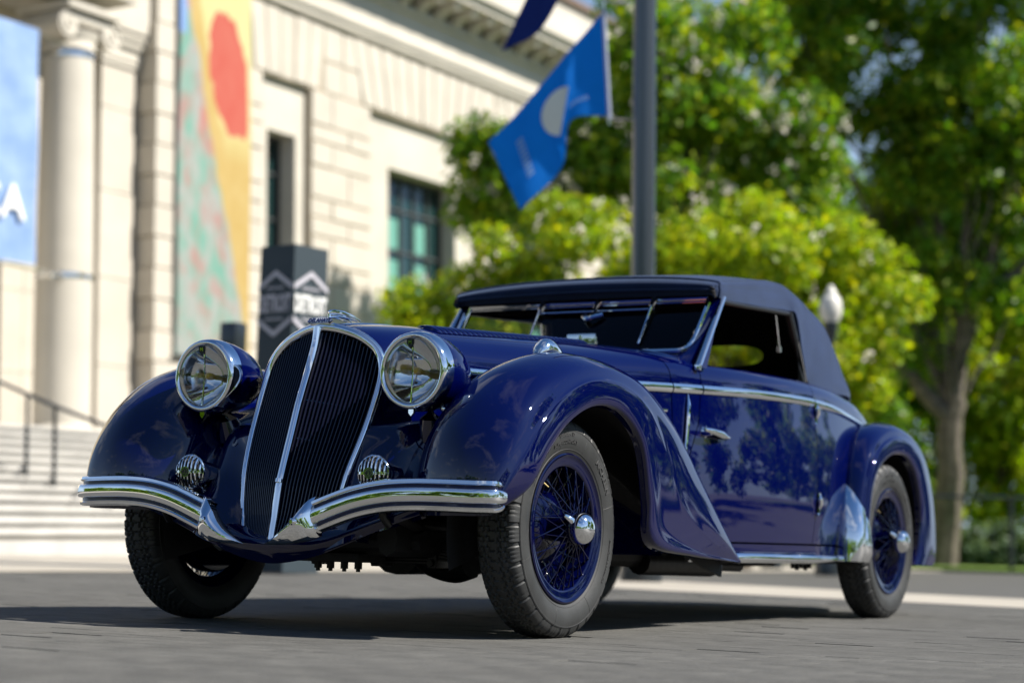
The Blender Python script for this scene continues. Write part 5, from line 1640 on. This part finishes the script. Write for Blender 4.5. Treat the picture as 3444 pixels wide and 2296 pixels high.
mb = MB(); mb.tube([ws(.068, 1.03) + (.012, 0, 0), ws(.068, .84) + (.018, 0, 0)], [.012, .010], 10)
mb.tube(cat1(np.array([ws(.03, .72) + (.02, 0, 0), ws(.055, .66) + (.03, 0, 0), ws(.08, .69) + (.03, 0, 0), ws(.115, .74) + (.02, 0, 0)]), 4), .010, 8)
mb.build('roof_latch', CHROME, wfr)
# painted scuttle between frame and cowl, and pillars
mb = MB()
rowa = []; rowb = []
for y in np.linspace(-.60, .60, 41):
    yb = float(bt(-1.36, 1)); th = math.acos(min(1, abs(y) / yb) ** (NE(-1.36) / 2)); v = (1 - th / (math.pi / 2)) * .5
    t_edge = 0.0
    if abs(y) > hw - rc:
        dy = min(abs(y) - (hw - rc), rc); t_edge = (rc - math.sqrt(max(0, rc * rc - dy * dy))) / .285
    if abs(y) > hw - .002: t_edge = max(t_edge, (abs(y) - hw) / .05 * .9 + .25)
    a = ws(y, t_edge) + (-.002, 0, -.006)
    p = bsec(-1.30, v); p[1] = abs(p[1]) * (1 if y >= 0 else -1)
    rowa.append(a); rowb.append(p + (0, 0, -.004))
ra, rb = np.array(rowa), np.array(rowb)
rows = [ra, ra * .72 + rb * .28 + (.004, 0, -.010), ra * .4 + rb * .6 + (.012, 0, -.012), rb]
mb.grid(cat1(np.array(rows), 4)); mb.build('scuttle', PAINT, cowl, angle=60)
for s in (1, -1):
    mb = MB()
    P0 = []
    for t in np.linspace(-.32, 1.03, 12):
        c = ws(hw + .014, t); w_ = np.interp(t, [-.32, 0, .4, 1.03], [.060, .05, .036, .030])
        P0.append([c + (.004, -.012, 0), c + (.0, w_, 0) + (-.01, 0, 0), c + (-.045, w_ + .004, 0), c + (-.05, 0, 0)])
    P0 = np.array(P0); P0[..., 1] *= s
    mb.grid(P0, cv=True); mb.build('pillar', PAINT, car, angle=50)
    mb = MB()
    A = np.array([-1.315, .622, .988]); B = np.array([-1.572, .606, 1.286])
    A[1] *= s; B[1] *= s
    mb.tube(np.linspace(A, B, 6), .014, 10, ry=.010); mb.build('pillar_strip', CHROME, car)
    mb = MB(); mb.box(A + (.006, 0, -.006), (.022, .022, .024), bev=.005); mb.build('pillar_bolt', CHROME, car)

# ------------------------------------------------------------ folding top
H = [  # base, mid, shoulder, crown side, top
 [(-1.512,.590,1.280),(-1.516,.590,1.286),(-1.522,.560,1.291),(-1.524,.34,1.295),(-1.522,0,1.297)],
 [(-1.492,.594,1.290),(-1.492,.596,1.306),(-1.494,.566,1.314),(-1.490,.34,1.322),(-1.484,0,1.326)],
 [(-1.500,.592,1.300),(-1.500,.596,1.315),(-1.500,.575,1.335),(-1.490,.34,1.351),(-1.480,0,1.357)],
 [(-1.560,.608,1.280),(-1.555,.610,1.322),(-1.555,.580,1.350),(-1.545,.34,1.374),(-1.540,0,1.382)],
 [(-1.80,.612,1.288),(-1.80,.604,1.345),(-1.80,.572,1.384),(-1.80,.33,1.418),(-1.80,0,1.428)],
 [(-2.06,.610,1.304),(-2.06,.598,1.366),(-2.06,.560,1.418),(-2.06,.32,1.452),(-2.06,0,1.462)],
 [(-2.27,.606,1.318),(-2.28,.592,1.380),(-2.28,.548,1.436),(-2.28,.31,1.468),(-2.28,0,1.478)],
 [(-2.335,.615,1.310),(-2.36,.596,1.372),(-2.40,.543,1.430),(-2.42,.31,1.466),(-2.43,0,1.476)],
 [(-2.365,.622,1.22),(-2.47,.598,1.34),(-2.53,.540,1.400),(-2.57,.31,1.440),(-2.60,0,1.452)],
 [(-2.40,.632,1.10),(-2.58,.606,1.27),(-2.68,.538,1.368),(-2.75,.31,1.400),(-2.78,0,1.412)],
 [(-2.44,.640,1.016),(-2.68,.616,1.19),(-2.81,.540,1.338),(-2.89,.31,1.352),(-2.91,0,1.358)],
 [(-2.56,.648,1.004),(-2.76,.626,1.12),(-2.89,.545,1.27),(-2.94,.31,1.27),(-2.955,0,1.272)],
 [(-2.74,.648,.998),(-2.86,.634,1.06),(-2.97,.556,1.16),(-3.01,.31,1.15),(-3.02,0,1.15)],
 [(-2.92,.636,1.000),(-2.98,.626,1.03),(-3.04,.562,1.07),(-3.09,.31,1.06),(-3.10,0,1.06)],
 [(-3.04,.610,.994),(-3.07,.59,.996),(-3.09,.55,.998),(-3.14,.31,1.005),(-3.15,0,1.01)]]
Hh = np.array(H, float)
full = np.concatenate([Hh, (Hh * (1, -1, 1))[:, ::-1][:, 1:]], 1)
Sx = cat2(full, 6, 6)
# faint sag between the hoops
sag = np.zeros(Sx.shape[:2])
nS = normals(Sx)
ii, jj_ = np.meshgrid(np.arange(Sx.shape[0]), np.arange(Sx.shape[1]), indexing='ij')
wob = np.sin(ii * .31 + np.sin(jj_ * .37) * 1.3) * .5 + np.sin(ii * .83 + jj_ * .55) * .25 + np.sin(ii * .17 - jj_ * .9) * .25
Sx = Sx + nS * (wob * .0028 * np.clip((ii - 16) / 12, 0, 1))[..., None]
mb = shell(Sx, .010)
roof = mb.build('folding_top', [FABRIC, LINING], car, angle=70)
# oval rear window cut through the cloth
cut = MB()
th = np.linspace(0, 2 * np.pi, 32, endpoint=False)
ov_ = np.stack([.20 * np.sign(np.cos(th)) * np.abs(np.cos(th)) ** .75, .048 * np.sign(np.sin(th)) * np.abs(np.sin(th)) ** .8 + 1.205], -1)
cut.grid(np.array([[(x, y, z) for y, z in ov_] for x in (-3.2, -2.8)]), cv=True)
cut.f.append(tuple(range(32))); cut.mi.append(0); cut.f.append(tuple(range(32, 64))[::-1]); cut.mi.append(0)
cut.add([], [])
co = link('cutter', cut.mesh('cutter', LINING, smooth=False))
bo = roof.modifiers.new('cut', 'BOOLEAN'); bo.operation = 'DIFFERENCE'; bo.object = co; bo.solver = 'EXACT'
dg = bpy.context.evaluated_depsgraph_get(); dg.update()
me = bpy.data.meshes.new_from_object(roof.evaluated_get(dg))
roof.modifiers.clear(); roof.data = me
bpy.data.objects.remove(co)
# piped hem along the front and a seam on each side
mb = MB()
hem = np.array([Sx[17][j] for j in range(Sx.shape[1])]); mb.tube(hem + (0.004, 0, .002), .006, 6)
mb.build('front_seam', FABRIC, roof)
mb = MB(); fr_ = Sx[6].copy(); mb.tube(fr_ + (.002, 0, -.004), .005, 8); mb.build('front_hem', FABRIC, roof)
for jj in (12, Sx.shape[1] - 13):
    mb = MB(); mb.tube(Sx[17:, jj] + (0, 0, .0015), .0035, 6); mb.build('top_seam', FABRIC, roof)
# drip rail, rear side frame and inner strap on each side
for s in (1, -1):
    mb = MB(); mb.tube([(-1.57, .600 * s, 1.270), (-1.8, .602 * s, 1.280), (-2.06, .600 * s, 1.295), (-2.29, .596 * s, 1.306)], .012, 8); mb.build('side_rail', BLACKP, roof)
    mb = MB(); mb.tube([(-2.30, .594 * s, 1.312), (-2.345, .606 * s, 1.20), (-2.40, .622 * s, 1.02)], .018, 8); mb.build('rear_post', BLACKP, roof)
    mb = MB(); mb.tube([(-2.322, .604 * s, 1.304), (-2.358, .616 * s, 1.20), (-2.422, .634 * s, 1.02)], .0035, 6); mb.build('post_strip', CHROME, roof)
    mb = MB(); mb.tube([(-2.20, .575 * s, 1.29), (-2.235, .58 * s, 1.15)], .005, 6); mb.tube([(-2.233, .58 * s, 1.16), (-2.238, .58 * s, 1.135)], .010, 10); mb.build('hood_strap', CHROME_R, roof)

# ------------------------------------------------------------ interior
for y in (.33, -.33):
    mb = MB(); mb.box((-2.02, y, .55), (.5, .5, .22), bev=.05); mb.box((-2.30, y, .74), (.16, .5, .48), Matrix.Rotation(rad(-14), 3, 'Y'), bev=.06)
    mb.build('seat', LEATHER, car, angle=50)
mb = MB(); mb.box((-1.90, .575, .985), (.27, .06, .045), bev=.012); mb.build('arm_rest', LEATHER, doors[1])
mb = MB(); mb.box((-1.47, 0, .98), (.10, 1.15, .14), bev=.03); mb.build('dashboard', PAINT, car)
th = np.linspace(0, 2 * np.pi, 48, endpoint=False)
sw = Matrix.Translation((-1.76, -.30, .985)) @ Matrix.Rotation(rad(-58), 4, 'Y')
mb = MB(); mb.tube(np.stack([.205 * np.cos(th), .205 * np.sin(th), 0 * th], -1), .011, 8, closed=True)
for a in (0, 2.1, 4.2): mb.tube([(0, 0, -.02), (.2 * math.cos(a), .2 * math.sin(a), 0)], .006, 6)
mb.tube([(0, 0, .0), (0, 0, -.35)], .018, 8)
link('steering_wheel', mb.mesh('steering_wheel', BLACKP), car, sw)
mb = MB(); mb.box((-1.515, .005, 1.128), (.02, .135, .052), bev=.008); mir = mb.build('mirror', CHROME_R, car)
mb = MB(); mb.tube([(-1.50, .005, 1.05), (-1.50, .005, 1.145)], .010, 8); mb.build('mirror_stem', CHROME, mir)

# ------------------------------------------------------------ underneath
mb = MB()
for s in (1, -1):
    mb.tube([(.36, .33 * s, .30), (-.3, .36 * s, .30), (-1.0, .42 * s, .28), (-2.5, .45 * s, .28), (-3.1, .45 * s, .40), (-3.9, .42 * s, .42)], .04, 8, ry=.06)
for x in (.25, -1.1, -2.4): mb.tube([(x, -.4, .29), (x, .4, .29)], .035, 8)
frame_ = mb.build('chassis_frame', BLACK, car)
mb = MB(); mb.box((-2.1, 0, .272), (2.0, 1.34, .02)); mb.box((.18, 0, .42), (.10, .46, .36), bev=.01); mb.box((.20, 0, .232), (.16, .34, .03), bev=.008); mb.box((-.42, 0, .44), (1.1, .56, .40), bev=.03)
mb.build('engine_tray', BLACK, frame_)
mb = MB()
for k in range(7):
    mb.box((.07, .0, .222 + .0105 * k), (.06, 1.26 - .12 * abs(k - 5), .0085), bev=.002)
mb.build('leaf_spring', GREASY, frame_)
for y in (.34, -.34, .12, -.12):
    mb = MB(); mb.box((.07, y, .24), (.085, .035, .07), bev=.004); mb.tube([(.11, y, .222), (.125, y, .222)], .012, 8); mb.build('spring_clip', GREASY, frame_)
for y in (-.045, .005, .06, .115):
    mb = MB(); mb.tube([(.20, y, .235), (.20, y, .195)], .014, 6); mb.tube([(.20, y, .197), (.20, y, .186)], .008, 6); mb.build('drain_bolt', GREASY, frame_)
mb = MB(); mb.tube(cat1(np.array([(-.1, .16, .25), (-.1, .22, .21), (-.1, .30, .195), (-.1, .36, .21)]), 4), .055, 12, ry=.04)
mb.tube([(-.35, -.1, .24), (-1.2, -.1, .24)], .10, 12, ry=.07)
mb.build('oil_sump', GREASY, frame_)
for s in (1, -1):
    mb = MB(); mb.tube([(.05, .2 * s, .36), (.02, .55 * s, .34), (0, .66 * s, .345)], [.025, .02, .035], 10)
    mb.tube([(.16, .28 * s, .33), (.12, .6 * s, .33)], .012, 8)
    mb.build('axle_arm', GREASY, frame_)
mb = MB(); mb.tube([(-3.0, -.68, .345), (-3.0, .68, .345)], .04, 10); mb.tube([(-3.0, -.06, .345), (-3.0, .06, .345)], [.13, .13], 14); mb.build('rear_axle', GREASY, frame_)
mb = MB(); mb.tube(cat1(np.array([(-.6, .30, .27), (-1.2, .42, .235), (-2.02, .50, .222)]), 6), .024, 10); mb.tube([(-1.2, .44, .235), (-1.75, .49, .228)], .05, 12); mb.build('exhaust_pipe', GREASY, frame_)
for k in range(5):
    mb = MB(); mb.tube([(-2.42 - .05 * k, .58, .27), (-2.42 - .05 * k, .58, .215 - .006 * (k % 2))], .010, 6); mb.build('shackle_bolt', GREASY, frame_)
mb = MB(); mb.tube([(.24, .33, .36), (.22, .40, .34), (.2, .47, .335)], .014, 8); mb.tube([(.22, .36, .352), (.2, .46, .337)], .017, 12); mb.build('brake_hose', GREASY, frame_)
